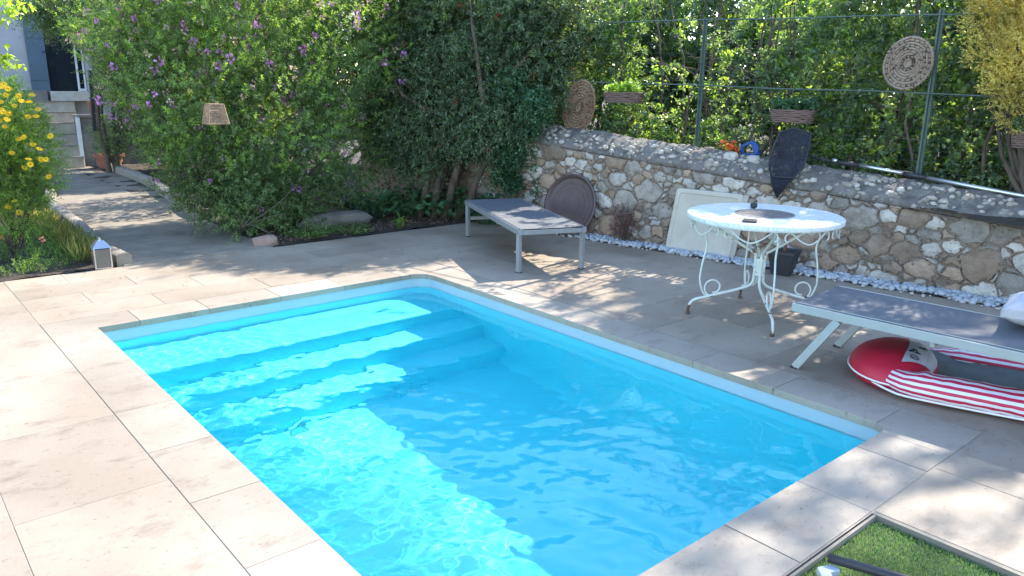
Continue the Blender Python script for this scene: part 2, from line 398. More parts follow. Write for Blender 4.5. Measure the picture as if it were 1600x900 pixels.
# planting beds: lumpy soil
def lumpy(name, x0, x1, y0, y1, z, amp, step, m, kind='structure', f=2.5, clip=None):
    nx, ny = int((x1 - x0) / step) + 2, int((y1 - y0) / step) + 2
    X, Y = np.meshgrid(np.linspace(x0, x1, nx), np.linspace(y0, y1, ny), indexing='ij')
    Z = np.array([mnoise.noise(Vector((x * f, y * f, 3.1))) + .5 * mnoise.noise(Vector((x * f * 3, y * f * 3, 1))) for x, y in zip(X.ravel(), Y.ravel())]).reshape(X.shape) * amp + z
    I = np.arange(nx * ny).reshape(nx, ny)
    F = np.stack([I[:-1, :-1], I[1:, :-1], I[1:, 1:], I[:-1, 1:]], -1).reshape(-1, 4)
    return npmesh(name, np.stack([X, Y, Z], -1).reshape(-1, 3), F, m, kind=kind, smooth=True)
lumpy('soil_bed', 2.2, 5.7, 1.99, 12, .0, .03, .09, SOIL)
lumpy('soil_bed', -6, .7, 1.99, 12, .0, .03, .1, SOIL)
lumpy('soil_terrace', 6.05, 16, -9, 9, .72, .08, .2, SOIL)

# ------------------------------------------------------------------ paving
patio = MB()
for (x0, x1, y0, y1) in ((-6, -.03, -8, 1.95), (-.03, PW + .03, .03, 1.95), (PW + .03, 6.1, -8, 1.95), (-.03, TX, TY + .0, -PL - .03), (TX, PW + .03, -8, -PL - .03)):
    patio.add([(x0, y0, -.0025), (x1, y0, -.0025), (x1, y1, -.0025), (x0, y1, -.0025)], [(0, 1, 2, 3)])
    if x1 == TX: patio.add([(x0, y0, -.05), (x1, y0, -.05), (x1, y0, -.0025), (x0, y0, -.004)], [(0, 1, 2, 3)])
patio = patio.build('patio', GROUT); tag(patio, kind='structure')
rnd = random.Random(4)
def slab(x0, x1, y0, y1, parent, m, name='slab', top=0, th=.045, cut=None):
    g = .0016; jz = rnd.uniform(-.0008, .0008)
    P = [(x0 + g, y0 + g), (x1 - g, y0 + g), (x1 - g, y1 - g), (x0 + g, y1 - g)] if cut is None else cut
    b = MB(); n = len(P); c = .0016
    cx = sum(p[0] for p in P) / n; cy_ = sum(p[1] for p in P) / n
    def ins(p): d = Vector((cx - p[0], cy_ - p[1])); d.normalize(); return (p[0] + d.x * c * 1.4, p[1] + d.y * c * 1.4)
    vs = [(*p, top - th) for p in P] + [(*p, top - c + jz) for p in P] + [(*ins(p), top + jz) for p in P]
    fs = [tuple(range(2 * n, 3 * n))] + [(i, (i + 1) % n, n + (i + 1) % n, n + i) for i in range(n)] + [(n + i, n + (i + 1) % n, 2 * n + (i + 1) % n, 2 * n + i) for i in range(n)]
    b.add(vs, fs); return b.build(name, m, parent)
# left of the pool
x = -.305; col = 0
while x > -4.4:
    wd = .61; y = 1.95 - (.42 if col % 2 else .0); ln = .92
    if col % 2: slab(x - wd, x, y, 1.95, patio, TRAV)
    while y > -6.2:
        slab(x - wd, x, y - ln, y, patio, TRAV); y -= ln
    x -= wd; col += 1
# behind the pool
y = .335; row = 0
while y < 1.94:
    h_ = .404; xo = -.305
    first = .45 if row % 2 else .9
    xs = [xo, xo + first]
    while xs[-1] < PW + .3: xs.append(xs[-1] + .9)
    xs = [q for q in xs if q < PW + .2] + [PW + .32]
    for a, b_ in zip(xs[:-1], xs[1:]): slab(a, b_, y, min(y + h_, 1.95), patio, TRAV)
    y += h_; row += 1
# right of the pool
x = PW + .32; col = 0
while x < 5.9:
    x2 = min(x + .61, 6.0 if col < 5 else 6.0); y = 1.95 if col % 2 == 0 else 1.95 - .45
    if col % 2: slab(x, x2, y, 1.95, patio, TRAV)
    while y > -6.4:
        slab(x, x2, max(y - .9, -9), y, patio, TRAV); y -= .9
    x = x2; col += 1
    if col > 5: break
# right-hand near corner beyond the lawn panel
y = TY
while y > -6.6:
    xs = [TX, TX + .62, PW + .32]
    for a, b_ in zip(xs[:-1], xs[1:]): slab(a, b_, y - .61, y, patio, TRAV)
    y -= .61
# coping, with its inner corners cut to the rounded pool
coping = thing('pool_coping', loc=(PW / 2, -PL / 2, 0), kind='structure')
CW = .305
ov = .012
edge = rounded(ov, PW - ov, -PL + ov, -ov, .05, .09, .17, .05, 8)
def corner(cx, cy_, sx, sy, r):
    # L-shaped outer square minus rounded inner corner; cx,cy is the sharp pool corner
    x0, y0 = cx - sx * ov, cy_ - sy * ov
    arc = [(x0 - sx * r + sx * r * math.cos(R_(a)), y0 - sy * r + sy * r * math.sin(R_(a))) for a in range(0, 91, 15)]
    return arc
L_ = .6
def cop(x0, x1, y0, y1): slab(x0, x1, y0, y1, coping, TRAV2, 'coping_stone', top=.001)
ys = [.0, -.52]; 
while ys[-1] > -PL + .3: ys.append(ys[-1] - .6)
ys = ys[:-1] if ys[-2] - ys[-1] > .1 and ys[-1] < -PL else ys
ys.append(-PL)
for a, b_ in zip(ys[:-1], ys[1:]): cop(-CW, ov, b_, a)
cop(-CW, .3, 0 - ov, CW + .02)
xs = [.3, .82]
while xs[-1] < PW - .7: xs.append(xs[-1] + .6)
xs.append(PW - .17 - .0)
for a, b_ in zip(xs[:-1], xs[1:]): cop(a, b_, -ov, CW + .02)
g = .0028
arc = corner(PW, 0, 1, 1, .17)
cut = [(PW - .17 + g, CW + .02)] + [(PW - .17 + g, -ov)] + arc[::-1][1:] + [(PW + CW, -.18 + g), (PW + CW, CW + .02)]
slab(0, 0, 0, 0, coping, TRAV2, 'coping_stone', top=.001, cut=cut)
ys = [-.18]
while ys[-1] > -PL + .45: ys.append(ys[-1] - .6)
ys[-1] = -PL + .08
for a, b_ in zip(ys[:-1], ys[1:]): cop(PW - ov, PW + CW, b_, a)
arc = corner(PW, -PL, 1, -1, .09)
cut = [(PW - .12, -PL - CW - .03)] + [(PW + CW, -PL - CW - .03), (PW + CW, -PL + .08 - g), (PW - ov, -PL + .08 - g)] + arc[1:] + [(PW - .12, -PL + ov)]
slab(0, 0, 0, 0, coping, TRAV2, 'coping_stone', top=.001, cut=cut)
xs = [-CW, .15, .75, 1.35, 1.93, 2.5, PW - .12]
for a, b_ in zip(xs[:-1], xs[1:]): cop(a, b_, -PL - CW - .03, -PL + (ov if a > 0 else ov))

# ------------------------------------------------------------------ garden path, kerbs, stones
b = MB()
Lp = [(.72, 1.94), (.66, 2.8), (.76, 3.8), (.9, 6.3), (1.35, 9), (1.75, 12)]
Rp = [(2.2, 1.94), (2.2, 3), (2.25, 4.4), (2.72, 8), (2.8, 9.8), (2.85, 12)]
def interp(P, y):
    for (x0, y0), (x1, y1) in zip(P[:-1], P[1:]):
        if y <= y1: return x0 + (x1 - x0) * (y - y0) / (y1 - y0)
    return P[-1][0]
yy = np.linspace(2.05, 12, 40); V = []; F = []
for i, y in enumerate(yy):
    for k in range(9):
        a, c = interp(Lp, y), interp(Rp, y); x = a + (c - a) * k / 8
        V.append((x, y, .006 + .006 * mnoise.noise(Vector((x * 2, y * 2, 0)))))
    if i:
        for k in range(8): F.append((9 * i - 9 + k, 9 * i - 8 + k, 9 * i + k + 1, 9 * i + k))
path = npmesh('garden_path', V, F, CONC, kind='structure', smooth=True)
es = MB(); es.box((1.46, 2.005, -.015), (1.52, .104, .05)); tag(es.build('edging_strip', KERB, bevel=.004), kind='structure')
def kerb(P, y0, y1, wd, ht, name='kerb'):
    ys = np.linspace(y0, y1, max(6, int(abs(y1 - y0) * 5))); b = MB()
    pts = []
    for i, y in enumerate(ys):
        x = interp(P, y) + .02 * mnoise.noise(Vector((0, y * 3, 1)))
        h = ht * (1 + .18 * mnoise.noise(Vector((5, y * 4, 1)))); ww = wd * (1 + .15 * mnoise.noise(Vector((9, y * 3, 1))))
        pts += [(x - ww / 2, y, -.03), (x - ww / 2, y, h * .85), (x - ww * .3, y, h), (x + ww * .3, y, h), (x + ww / 2, y, h * .82), (x + ww / 2, y, -.03)]
    n = len(ys); fs = []
    for i in range(n - 1):
        for k in range(5): fs.append((6 * i + k, 6 * i + k + 1, 6 * i + 7 + k, 6 * i + 6 + k))
    fs += [tuple(range(6)), tuple(range(6 * n - 6, 6 * n))[::-1]]
    b.add(pts, fs); o = b.build(name, KERB, smooth=True, autos=50); return tag(o, kind='structure')
kerb(Lp, 1.985, 9.5, .14, .12)
kerb(Rp, 4.1, 12, .16, .14)
def rock(name, label, c, d, m, seed, rz=0, cat='stone', sub=2):
    import bmesh
    bm = bmesh.new(); bmesh.ops.create_icosphere(bm, subdivisions=sub, radius=1)
    for v in bm.verts:
        q = v.co.copy(); k = 1 + .22 * mnoise.noise(q * 1.7 + Vector((seed, 0, 0)))
        q = Vector([math.copysign(abs(x) ** .7, x) for x in q]) * k
        v.co = Vector((q.x * d[0] / 2, q.y * d[1] / 2, q.z * d[2] / 2))
    me = bpy.data.meshes.new(name); bm.to_mesh(me); bm.free(); me.materials.append(m)
    o = bpy.data.objects.new(name, me); C.objects.link(o); o.location = c; o.rotation_euler[2] = rz
    me.polygons.foreach_set('use_smooth', [True] * len(me.polygons)); me.set_sharp_from_angle(angle=R_(38))
    if label: tag(o, label, cat)
    return o
q = G(392, 380); rock('stone_block', 'pinkish rough stone block at the patio edge where the kerb ends', (2.2, 2.12, .03), (.3, .17, .16), PINKST, 3, rz=-.1)
q = G(545, 352); rock('stone_log', 'long grey rounded log lying in the shaded bed behind the pool', (3.35, 2.62, .08), (.95, .22, .24), LOGM, 7, rz=.12, cat='log')

# ------------------------------------------------------------------ stone wall
WA, WB = 5.6, -.165
wx = lambda y: WA + WB * y
lipz = lambda y: .98 + .08 * y
wall = thing('stone_wall', 'low rubble stone wall with rough sloping mortar top running along the patio', 'wall', (wx(-1), -1, 0), 0)
wallang = math.atan2(-WB, 1)      # rotation of the wall line from +Y
Y0, Y1 = -5.6, 4.6
# core with lumpy mortar face
def corem():
    ny, nz = 200, 22; V = []; F = []
    for i in range(ny):
        y = Y0 + (Y1 - Y0) * i / (ny - 1)
        for k in range(nz):
            z = -.04 + (lipz(y) + .02) * k / (nz - 1)
            V.append((wx(y) + .012 * mnoise.noise(Vector((y * 7, z * 7, 0))) + .006 * mnoise.noise(Vector((y * 25, z * 25, 0))), y, z))
        if i:
            for k in range(nz - 1):
                a = (i - 1) * nz + k; F.append((a, a + 1, a + nz + 1, a + nz))
    return npmesh('mortar_core', V, F, MORT, wall, smooth=True)
corem()
def cap():
    ny, nz = 300, 16; V = []; F = []
    for i in range(ny):
        y = Y0 + (Y1 - Y0) * i / (ny - 1)
        for k in range(nz):
            u = k / (nz - 1); x = wx(y) - .018 + u * .49
            z = lipz(y) + .015 + .18 * math.sin(min(u * 1.25, 1) * math.pi / 2) - (max(0, u - .85) * 2.0)
            if k == 0: z = lipz(y) - .012
            else: z += .022 * mnoise.noise(Vector((x * 6, y * 6, 2))) + .014 * mnoise.noise(Vector((x * 21, y * 21, 2)))
            V.append((x + (.006 * mnoise.noise(Vector((0, y * 12, 2)))), y, z))
        if i:
            for k in range(nz - 1):
                a = (i - 1) * nz + k; F.append((a, a + nz, a + nz + 1, a + 1))
        V_ = V
    # underside of the lip
    n0 = len(V)
    for i in range(ny):
        y = Y0 + (Y1 - Y0) * i / (ny - 1); V.append((wx(y) + .02, y, lipz(y) - .018))
        if i: F.append(((i - 1) * nz, n0 + i - 1, n0 + i, i * nz))
    return npmesh('wall_cap', V, F, CAPM, wall, smooth=False)
cap()
# face stones: cells of an uneven Voronoi pattern, each a stone
def clip_poly(P, a, bb, c):      # keep a*x+b*y<=c
    out = []
    for i in range(len(P)):
        p, q = P[i], P[(i + 1) % len(P)]
        dp, dq = a * p[0] + bb * p[1] - c, a * q[0] + bb * q[1] - c
        if dp <= 0: out.append(p)
        if dp * dq < 0:
            t_ = dp / (dp - dq); out.append((p[0] + t_ * (q[0] - p[0]), p[1] + t_ * (q[1] - p[1])))
    return out
rs = random.Random(12); AZ = 1.32
seeds = []
YS0, YS1 = -4.9, 3.1
def place(r, tries):
    for _ in range(tries):
        s = rs.uniform(YS0, YS1); z = rs.uniform(.02, lipz(s) - .03)
        if all((s - a) ** 2 + ((z - c) * AZ) ** 2 > ((r + d) / 1.75) ** 2 for a, c, d in seeds): seeds.append((s, z, r))
place(.25, 26); place(.18, 160); place(.12, 600); place(.08, 3000); place(.055, 9000)
seeds = seeds[:620]; small = MB(); nst_ = 0
for si, (s, z, r) in enumerate(seeds):
    z0_ = z; z = z * AZ; P = [(YS0, 0.0), (YS1, 0.0), (YS1, AZ * (lipz(YS1) - .02)), (YS0, AZ * (lipz(YS0) - .02))]
    near = sorted(seeds, key=lambda q: (q[0] - s) ** 2 + ((q[1] - z0_) * AZ) ** 2)[1:60]
    for (a, c, d) in near:
        c *= AZ; dx, dz = a - s, c - z; D2 = dx * dx + dz * dz; wgt = (r * r - d * d) * .5      # power diagram: big stones take more room
        P = clip_poly(P, dx, dz, (a * a + c * c - s * s - z * z + wgt) / 2)
        if len(P) < 3: break
    z = z0_
    if len(P) < 3: continue
    P = [(p_[0], p_[1] / AZ) for p_ in P]
    cx = sum(p[0] for p in P) / len(P); cz = sum(p[1] for p in P) / len(P)
    wob = lambda p: (p[0] + .05 * mnoise.noise(Vector((p[0] * 5, p[1] * 5, 4))) + .026 * mnoise.noise(Vector((p[0] * 15, p[1] * 15, 9))), p[1] + .045 * mnoise.noise(Vector((p[0] * 5, p[1] * 5, 14))) + .026 * mnoise.noise(Vector((p[0] * 15, p[1] * 15, 19))))
    Q = []
    for i in range(len(P)):
        p, q = P[i], P[(i + 1) % len(P)]; L = math.dist(p, q)
        k = 1 if L < .04 else (2 if L < .09 else (3 if L < .16 else 4))
        for j in range(k):
            t_ = (j + (.5 if k == 1 else .16)) / k
            w_ = wob((p[0] + (q[0] - p[0]) * t_, p[1] + (q[1] - p[1]) * t_)); Q.append((w_[0] + rs.uniform(-1, 1) * .005, w_[1] + rs.uniform(-1, 1) * .005))
    rad = sum(math.dist(q_, (cx, cz)) for q_ in Q) / len(Q)
    if rad < .018: continue
    gap = rs.uniform(.005, .013)
    def toward(p, d): 
        v = Vector((cx - p[0], cz - p[1])); L = v.length; v.normalize(); d = min(d, L * .6); return (p[0] + v.x * d, p[1] + v.y * d)
    dep = rs.uniform(.016, .038); n = len(Q); vs = []
    tiltx, tiltz = rs.uniform(-.08, .08), rs.uniform(-.1, .1)
    for (dd, out) in ((gap, 0), (gap + .002, dep * .55), (gap + .012 + rad * .07, dep * .9), (gap + rad * .42, dep * 1.05)):
        for p_ in Q:
            qx, qz = toward(p_, dd); o_ = out + (tiltx * (qx - cx) + tiltz * (qz - cz)) * (out > 0) + (rs.uniform(-.003, .003) if out > 0 else 0)
            vs.append((wx(qx) - o_ + (.012 if out == 0 else 0), qx, max(qz, .0)))
    vs.append((wx(cx) - dep * 1.08, cx, cz))
    fs = []
    for ring in range(3):
        for i in range(n):
            j = (i + 1) % n; fs.append((ring * n + i, ring * n + j, (ring + 1) * n + j, (ring + 1) * n + i))
    fs += [(3 * n + i, 3 * n + (i + 1) % n, 4 * n) for i in range(n)]
    low = z < .4
    k = rs.choices((0, 1, 2, 3), (2.6, 2.2, 4.5, 3) if (low or cx > 1.2) else ((5.5, 3, 2, 1.3) if r > .08 else (5, 2.5, 3, 1.5)))[0]
    if cx < -2.2 and not low: k = rs.choices((0, 1, 2, 3), (2.5, 5, 1, 1.5))[0]
    if si < 298: MB().add(vs, fs).build('stone', ST[k], wall, autos=32)
    else: small.add(vs, fs, k)
small.build('small_stones', ST, wall, autos=32, kind='stuff')
rng = np.random.RandomState(2); nC = 2200
cy_ = rng.uniform(-5.2, 4.4, nC); cz_ = rng.uniform(.02, 1, nC) * (lipz(cy_) - .03); sz = rng.uniform(.008, .022, nC)
CHIPS = (cy_, cz_, sz)
# the small stones bedded in the cap, too small to pick out
def ico(sub=1):
    import bmesh
    bm = bmesh.new(); bmesh.ops.create_icosphere(bm, subdivisions=sub, radius=1)
    V = np.array([v.co[:] for v in bm.verts]); F = np.array([[v.index for v in f.verts] for f in bm.faces]); bm.free(); return V, F
IV, IF = ico(1)
def scatter_rocks(name, P, S, m, seed, parent=None, kind='stuff', sq=.8, smooth=False, jit=.16):
    rng = np.random.RandomState(seed); n = len(P); k = len(IV)
    A = rng.uniform(0, 2 * np.pi, (n, 3)); 
    base = IV[None] * (1 + jit * rng.randn(n, k)[:, :, None] * .7)
    base = base * np.asarray(S)[:, None, :]
    ca, sa = np.cos(A[:, 0]), np.sin(A[:, 0]); x = base[..., 0] * ca[:, None] - base[..., 1] * sa[:, None]; y = base[..., 0] * sa[:, None] + base[..., 1] * ca[:, None]
    tb = (A[:, 1:2] - np.pi) * .12; z = base[..., 2] + x * tb
    V = np.stack([x, y, z], -1) + np.asarray(P)[:, None, :]
    F = IF[None] + (np.arange(n) * k)[:, None, None]
    return npmesh(name, V.reshape(-1, 3), F.reshape(-1, 3), m, parent, kind, smooth)
cy_, cz_, sz = CHIPS; scatter_rocks('mortar_chips', np.stack([wx(cy_) - .006, cy_, cz_], -1), np.stack([sz * .8, sz * 1.4, sz], -1), MORT, 4, wall)
rng = np.random.RandomState(3)
nC = 620
cy_ = rng.uniform(-5.3, 4.2, nC); cu = rng.uniform(.02, .7, nC) ** 1.0
cx_ = wx(cy_) - .03 + cu * .48; cz_ = lipz(cy_) + .015 + .18 * np.sin(np.minimum(cu * 1.25 * .98, 1) * np.pi / 2) - .011
sz = rng.uniform(.012, .034, nC) * np.where(rng.rand(nC) < .12, 1.9, 1)
scatter_rocks('cap_stones', np.stack([cx_, cy_, cz_], -1), np.stack([sz, sz * rng.uniform(.7, 1.6, nC), sz * .75], -1), ST[1], 5, wall)
nC = 110
cy_ = rng.uniform(-5.3, 4.2, nC); cu = rng.uniform(.05, .6, nC)
cx_ = wx(cy_) - .03 + cu * .48; cz_ = lipz(cy_) + .015 + .18 * np.sin(np.minimum(cu * 1.22, 1) * np.pi / 2)
sz = rng.uniform(.02, .045, nC)
scatter_rocks('cap_stones', np.stack([cx_, cy_, cz_], -1), np.stack([sz, sz * rng.uniform(.8, 1.6, nC), sz * .7], -1), ST[0], 6, wall)
# white pebbles along the foot of the wall
nP = 1700; py_ = rng.uniform(-5.4, .75, nP); dx = rng.beta(1.1, 1.3, nP) * .26
px_ = wx(py_) - .0 - dx * (1 + .25 * np.sin(py_ * 7) * np.sin(py_ * 2.3)); keep = px_ > 3
s1 = rng.uniform(.016, .040, nP)
scatter_rocks('white_pebbles', np.stack([px_, py_, .008 + rng.uniform(0, .022, nP)], -1), np.stack([s1, s1 * rng.uniform(.7, 1.2, nP), s1 * .62], -1), WROCK, 8, None, 'stuff', smooth=False, jit=.1)
nP = 500; py_ = rng.uniform(-5.4, .75, nP); px_ = wx(py_) - .02 - rng.beta(1.1, 1.6, nP) * .33; s1 = rng.uniform(.008, .022, nP)
scatter_rocks('white_pebbles', np.stack([px_, py_, .008 + rng.uniform(0, .012, nP)], -1), np.stack([s1, s1 * rng.uniform(.7, 1.2, nP), s1 * .62], -1), ST[0], 18, None, 'stuff', smooth=False)
b = MB(); 
for i in range(24):
    y0 = -5.5 + i * .27; b.add([(wx(y0) - .25, y0, .004), (wx(y0), y0, .004), (wx(y0 + .27), y0 + .27, .004), (wx(y0 + .27) - .25, y0 + .27, .004)], [(0, 1, 2, 3)])
tag(b.build('pebble_bed', SOIL), kind='structure')
# ------------------------------------------------------------------ foliage
def nrm(v): return v / np.maximum(np.linalg.norm(v, axis=-1, keepdims=True), 1e-9)
def lumps(rng, L, n, surf=.55):
    """n points inside a union of ellipsoids (x,y,z,r[,rx,ry,rz]); returns points and outward directions"""
    L = [tuple(l) + (1, 1, 1)[:max(0, 7 - len(l))] if len(l) < 7 else tuple(l) for l in L]
    A = np.array(L, dtype=float); vol = A[:, 3] ** 2; idx = rng.choice(len(A), n, p=vol / vol.sum())
    d = nrm(rng.randn(n, 3)); r = surf + (1 - surf) * rng.rand(n) ** .6
    r = r * (1 + .13 * rng.randn(n).clip(-2, 2))
    P = A[idx, :3] + d * (r * A[idx, 3])[:, None] * A[idx, 4:7]
    return P, d
def shoots(rng, P, D, K, L, leaf, aspect=.35, ang=50, droop=.3, jit=.3, up=.4, quad=False, fold=.25):
    """leafy shoots: K leaves set around a twig of length L; every leaf is a folded blade of its own"""
    n = len(P); D = nrm(D + rng.randn(n, 3) * jit + np.array([0, 0, up]))
    Ls = L * rng.uniform(.5, 1.25, n)
    t = (np.arange(K) + .5)[None] / K * np.ones((n, 1)) + rng.uniform(-.3, .3, (n, K)) / K
    pos = P[:, None] + D[:, None] * (t * Ls[:, None])[..., None]
    pos[..., 2] -= droop * (t * Ls[:, None]) ** 2 / max(L, 1e-3)
    side = nrm(np.cross(D, rng.randn(n, 3))); side2 = np.cross(D, side)
    phi = (np.arange(K) * 2.4)[None] + rng.uniform(0, 6.28, (n, 1)) + rng.uniform(-.4, .4, (n, K))
    rad = side[:, None] * np.cos(phi)[..., None] + side2[:, None] * np.sin(phi)[..., None]
    a = R_(ang) * rng.uniform(.7, 1.3, (n, K)); ld = D[:, None] * np.cos(a)[..., None] + rad * np.sin(a)[..., None]
    ld = nrm(ld + rng.randn(n, K, 3) * .12)
    ls = leaf * rng.uniform(.65, 1.25, (n, K)) * (1 - .35 * t)
    up_ = nrm(np.array([0, 0, 1.0]) + rng.randn(n, K, 3) * .55)
    wv = nrm(np.cross(ld, up_)); nv = np.cross(wv, ld)
    return blades(pos, ld, wv, nv, ls, aspect, fold)
def blades(pos, ld, wv, nv, ls, aspect, fold=.25):
    s = ls[..., None]
    b0 = pos; tip = pos + ld * s - nv * s * .12
    m1 = pos + ld * s * .48 + wv * s * aspect * .5 + nv * s * aspect * fold
    m2 = pos + ld * s * .48 - wv * s * aspect * .5 + nv * s * aspect * fold
    V = np.stack([b0, m1, tip, m2], -2).reshape(-1, 3)
    k = len(V) // 4; F = np.array([[0, 1, 2], [0, 2, 3]])[None] + (np.arange(k) * 4)[:, None, None]
    return V, F.reshape(-1, 3)
def cat_vf(parts):
    V = []; F = []; o = 0
    for v, f in parts: V.append(v); F.append(f + o); o += len(v)
    return np.concatenate(V), np.concatenate(F)
def twigs(rng, starts, ends, r0, r1, sag=.06, seg=5, n=5):
    b = MB()
    for a, c in zip(starts, ends):
        a = Vector(a); c = Vector(c); L = (c - a).length; pts = []; ph = rng.uniform(0, 6)
        off = Vector(rng.randn(3)) * L * sag
        for i in range(n + 1):
            t_ = i / n; p_ = a.lerp(c, t_) + off * math.sin(t_ * math.pi) + Vector(rng.randn(3)) * L * .012 * (0 < i < n)
            pts.append(p_)
        b.tube(pts, [r0 + (r1 - r0) * i / n for i in range(n + 1)], seg, cap=False)
    return b
def flowers(rng, P, size, per=10, spread=1.0):
    """little heads of petals"""
    n = len(P); D = nrm(rng.randn(n, per, 3) + np.array([0, 0, .3])); pos = P[:, None] + D * size * .25 * spread
    wv = nrm(np.cross(D, rng.randn(n, per, 3))); nv = np.cross(wv, D)
    return blades(pos, D, wv, nv, np.full((n, per), size * .6) * rng.uniform(.6, 1.2, (n, per)), .8)

def flower_parts(rng, P, size, per, m, root, name='flower', spread=1.0):
    base = []
    for k in range(4):
        V, F = flowers(rng, np.zeros((1, 3)), size, per, spread); o = npmesh(name, V, F, m); base.append(o.data); bpy.data.objects.remove(o)
    inv = wmat(root).inverted()
    for i, p_ in enumerate(P):
        o = bpy.data.objects.new(name, base[i % 4]); C.objects.link(o); o.parent = root
        o.location = inv @ Vector(p_); o.rotation_euler = tuple(rng.uniform(0, 6.28, 3)); o.scale = (rng.uniform(.75, 1.3),) * 3
MILK = leafmat('myrtle_leaf', (.06, .10, .05), (.10, .155, .07), (.18, .25, .10), trans=.4)
MILKT = leafmat('myrtle_leaf_young', (.14, .24, .05), (.20, .32, .07), (.30, .42, .10), trans=.5, tcol=(1.7, 1.6, .7))
DARKL = leafmat('dark_leaf', (.055, .088, .06), (.085, .125, .075), (.13, .18, .09), trans=.32, rough=.35)
IVY = leafmat('hedge_leaf', (.055, .09, .055), (.09, .14, .075), (.17, .23, .10), trans=.4, rough=.3)
IVYL = leafmat('hedge_leaf_light', (.07, .14, .04), (.13, .22, .05), (.26, .36, .08), trans=.5, rough=.35, tcol=(1.8, 1.7, .7))
BROADL = leafmat('broad_leaf', (.03, .075, .04), (.05, .11, .05), (.08, .15, .06), trans=.25, rough=.4)
VINE = leafmat('vine_leaf', (.03, .075, .045), (.045, .105, .055), (.07, .14, .065), trans=.25, rough=.4)
CYP = leafmat('golden_cypress', (.34, .29, .08), (.48, .41, .12), (.60, .52, .18), trans=.35, rough=.6, tcol=(1.3, 1.25, .8))
DAISYL = leafmat('daisy_leaf', (.07, .13, .03), (.12, .20, .05), (.22, .30, .08), trans=.4)
YEL = leafmat('yellow_petal', (.75, .42, .005), (.82, .52, .008), (.85, .60, .02), trans=.3, rough=.5, tcol=(1.1, 1.1, .9), lift=1)
PURP = leafmat('purple_petal', (.32, .11, .31), (.44, .18, .42), (.55, .30, .50), trans=.3, rough=.5, tcol=(1.2, 1, 1.2))
PALEP = leafmat('faded_petal', (.42, .26, .24), (.48, .32, .28), (.52, .40, .34), trans=.3, rough=.6, tcol=(1.1, 1, 1))
REDF = leafmat('red_petal', (.55, .06, .03), (.68, .10, .04), (.75, .18, .06), trans=.3, rough=.5, tcol=(1.1, 1, .9))
LIME = leafmat('lime_leaf', (.20, .30, .04), (.28, .40, .06), (.38, .50, .09), trans=.5, rough=.4, tcol=(1.7, 1.6, .6))
GRASSY = leafmat('low_plant_leaf', (.04, .09, .025), (.075, .14, .035), (.14, .21, .05), trans=.35)
GREYL = leafmat('pale_dry_leaf', (.22, .2, .14), (.3, .27, .2), (.42, .38, .28), trans=.3, rough=.7, tcol=(1.2, 1.1, .9))

def plant(name, label, cat, base, group=None):
    return thing(name, label, cat, base, 0, group)

# --- the large flowering milkwort shrub in the middle
rng = np.random.RandomState(21)
def lump_px(L): return [(*VY(px, py, Y), r) for (px, py, Y, r) in L]
MK = lump_px([(400, 290, 3.2, .55), (430, 190, 3.2, .85), (300, 150, 3.5, .8), (520, 90, 3.4, .8), (255, 75, 4.0, .75), (400, 50, 3.6, .95),
              (560, 150, 3.5, .62), (480, 265, 3.1, .5), (570, 20, 3.7, .7), (340, 250, 3.3, .5), (195, 30, 4.6, .6), (215, 115, 4.1, .42),
              (425, 335, 2.95, .38), (365, 320, 3.0, .32), (560, 235, 3.4, .38), (300, -40, 3.7, .9), (480, -60, 3.7, .9), (300, 230, 3.6, .4), (640, -30, 4.0, .6), (400, 300, 2.8, .42), (330, 290, 3.0, .34), (450, 310, 2.75, .34), (500, 300, 2.9, .3), (380, 345, 2.6, .26), (620, 90, 3.6, .45), (600, 170, 3.4, .34), (600, 230, 3.3, .26), (540, 290, 3.0, .26), (290, 270, 3.3, .36), (310, 310, 3.1, .26), (420, 365, 2.45, .2), (470, 340, 2.6, .24)])
MK += [(3.4, 5.5, 1.5, .7), (3.5, 6.4, 1.3, .6), (3.3, 5.8, .7, .5)]  # mostly hidden rear lumps, added so the shrub shades the garden path
root = plant('milkwort_shrub', 'huge rounded milkwort shrub with purple flowers between the path and the dark tree', 'shrub', (3.1, 3.7, 0))
P, D = lumps(rng, MK, 15000, .45); keep = P[:, 2] > .1; P, D = P[keep], D[keep]
npmesh('foliage', *shoots(rng, P, D, 17, .17, .045, .42, 55, .35, .35, .55), MILK, root)
P, D = lumps(rng, MK, 3000, .93); keep = (P[:, 2] > .7); P, D = P[keep], D[keep]
npmesh('foliage', *shoots(rng, P, D, 18, .19, .042, .42, 55, .2, .25, 1.0), MILKT, root)
P, D = lumps(rng, MK, 620, .98); keep = (P[:, 2] > .3) & (rng.rand(len(P)) < .25 + .5 * (P[:, 2] > 1.3)); P = P[keep] + D[keep] * .05
flower_parts(rng, P[:280], .062, 14, PURP, root, 'flower_cluster')
P, D = lumps(rng, MK, 800, .98); keep = P[:, 2] > 1.2; P = P[keep] + D[keep] * .03
npmesh('faded_flowers', *flowers(rng, P, .05, 10, 1.4), PALEP, root, kind='stuff')
st_ = []; en = []
for i in range(70):
    k = rng.randint(len(MK)); c = np.array(MK[k][:3]); e = c + rng.randn(3) * MK[k][3] * .5
    s_ = np.array([3.1 + rng.uniform(-.3, .3), 3.8 + rng.uniform(-.25, .25), 0]); st_.append(s_); en.append(e)
b = twigs(rng, st_[:22], en[:22], .03, .008, .1, 6)
b2 = twigs(rng, en[:22] * 8, [np.array(e) + rng.randn(3) * .28 for e in en[:22] * 8], .007, .002, .1, 4, 4); b.add(b2.v, b2.f)
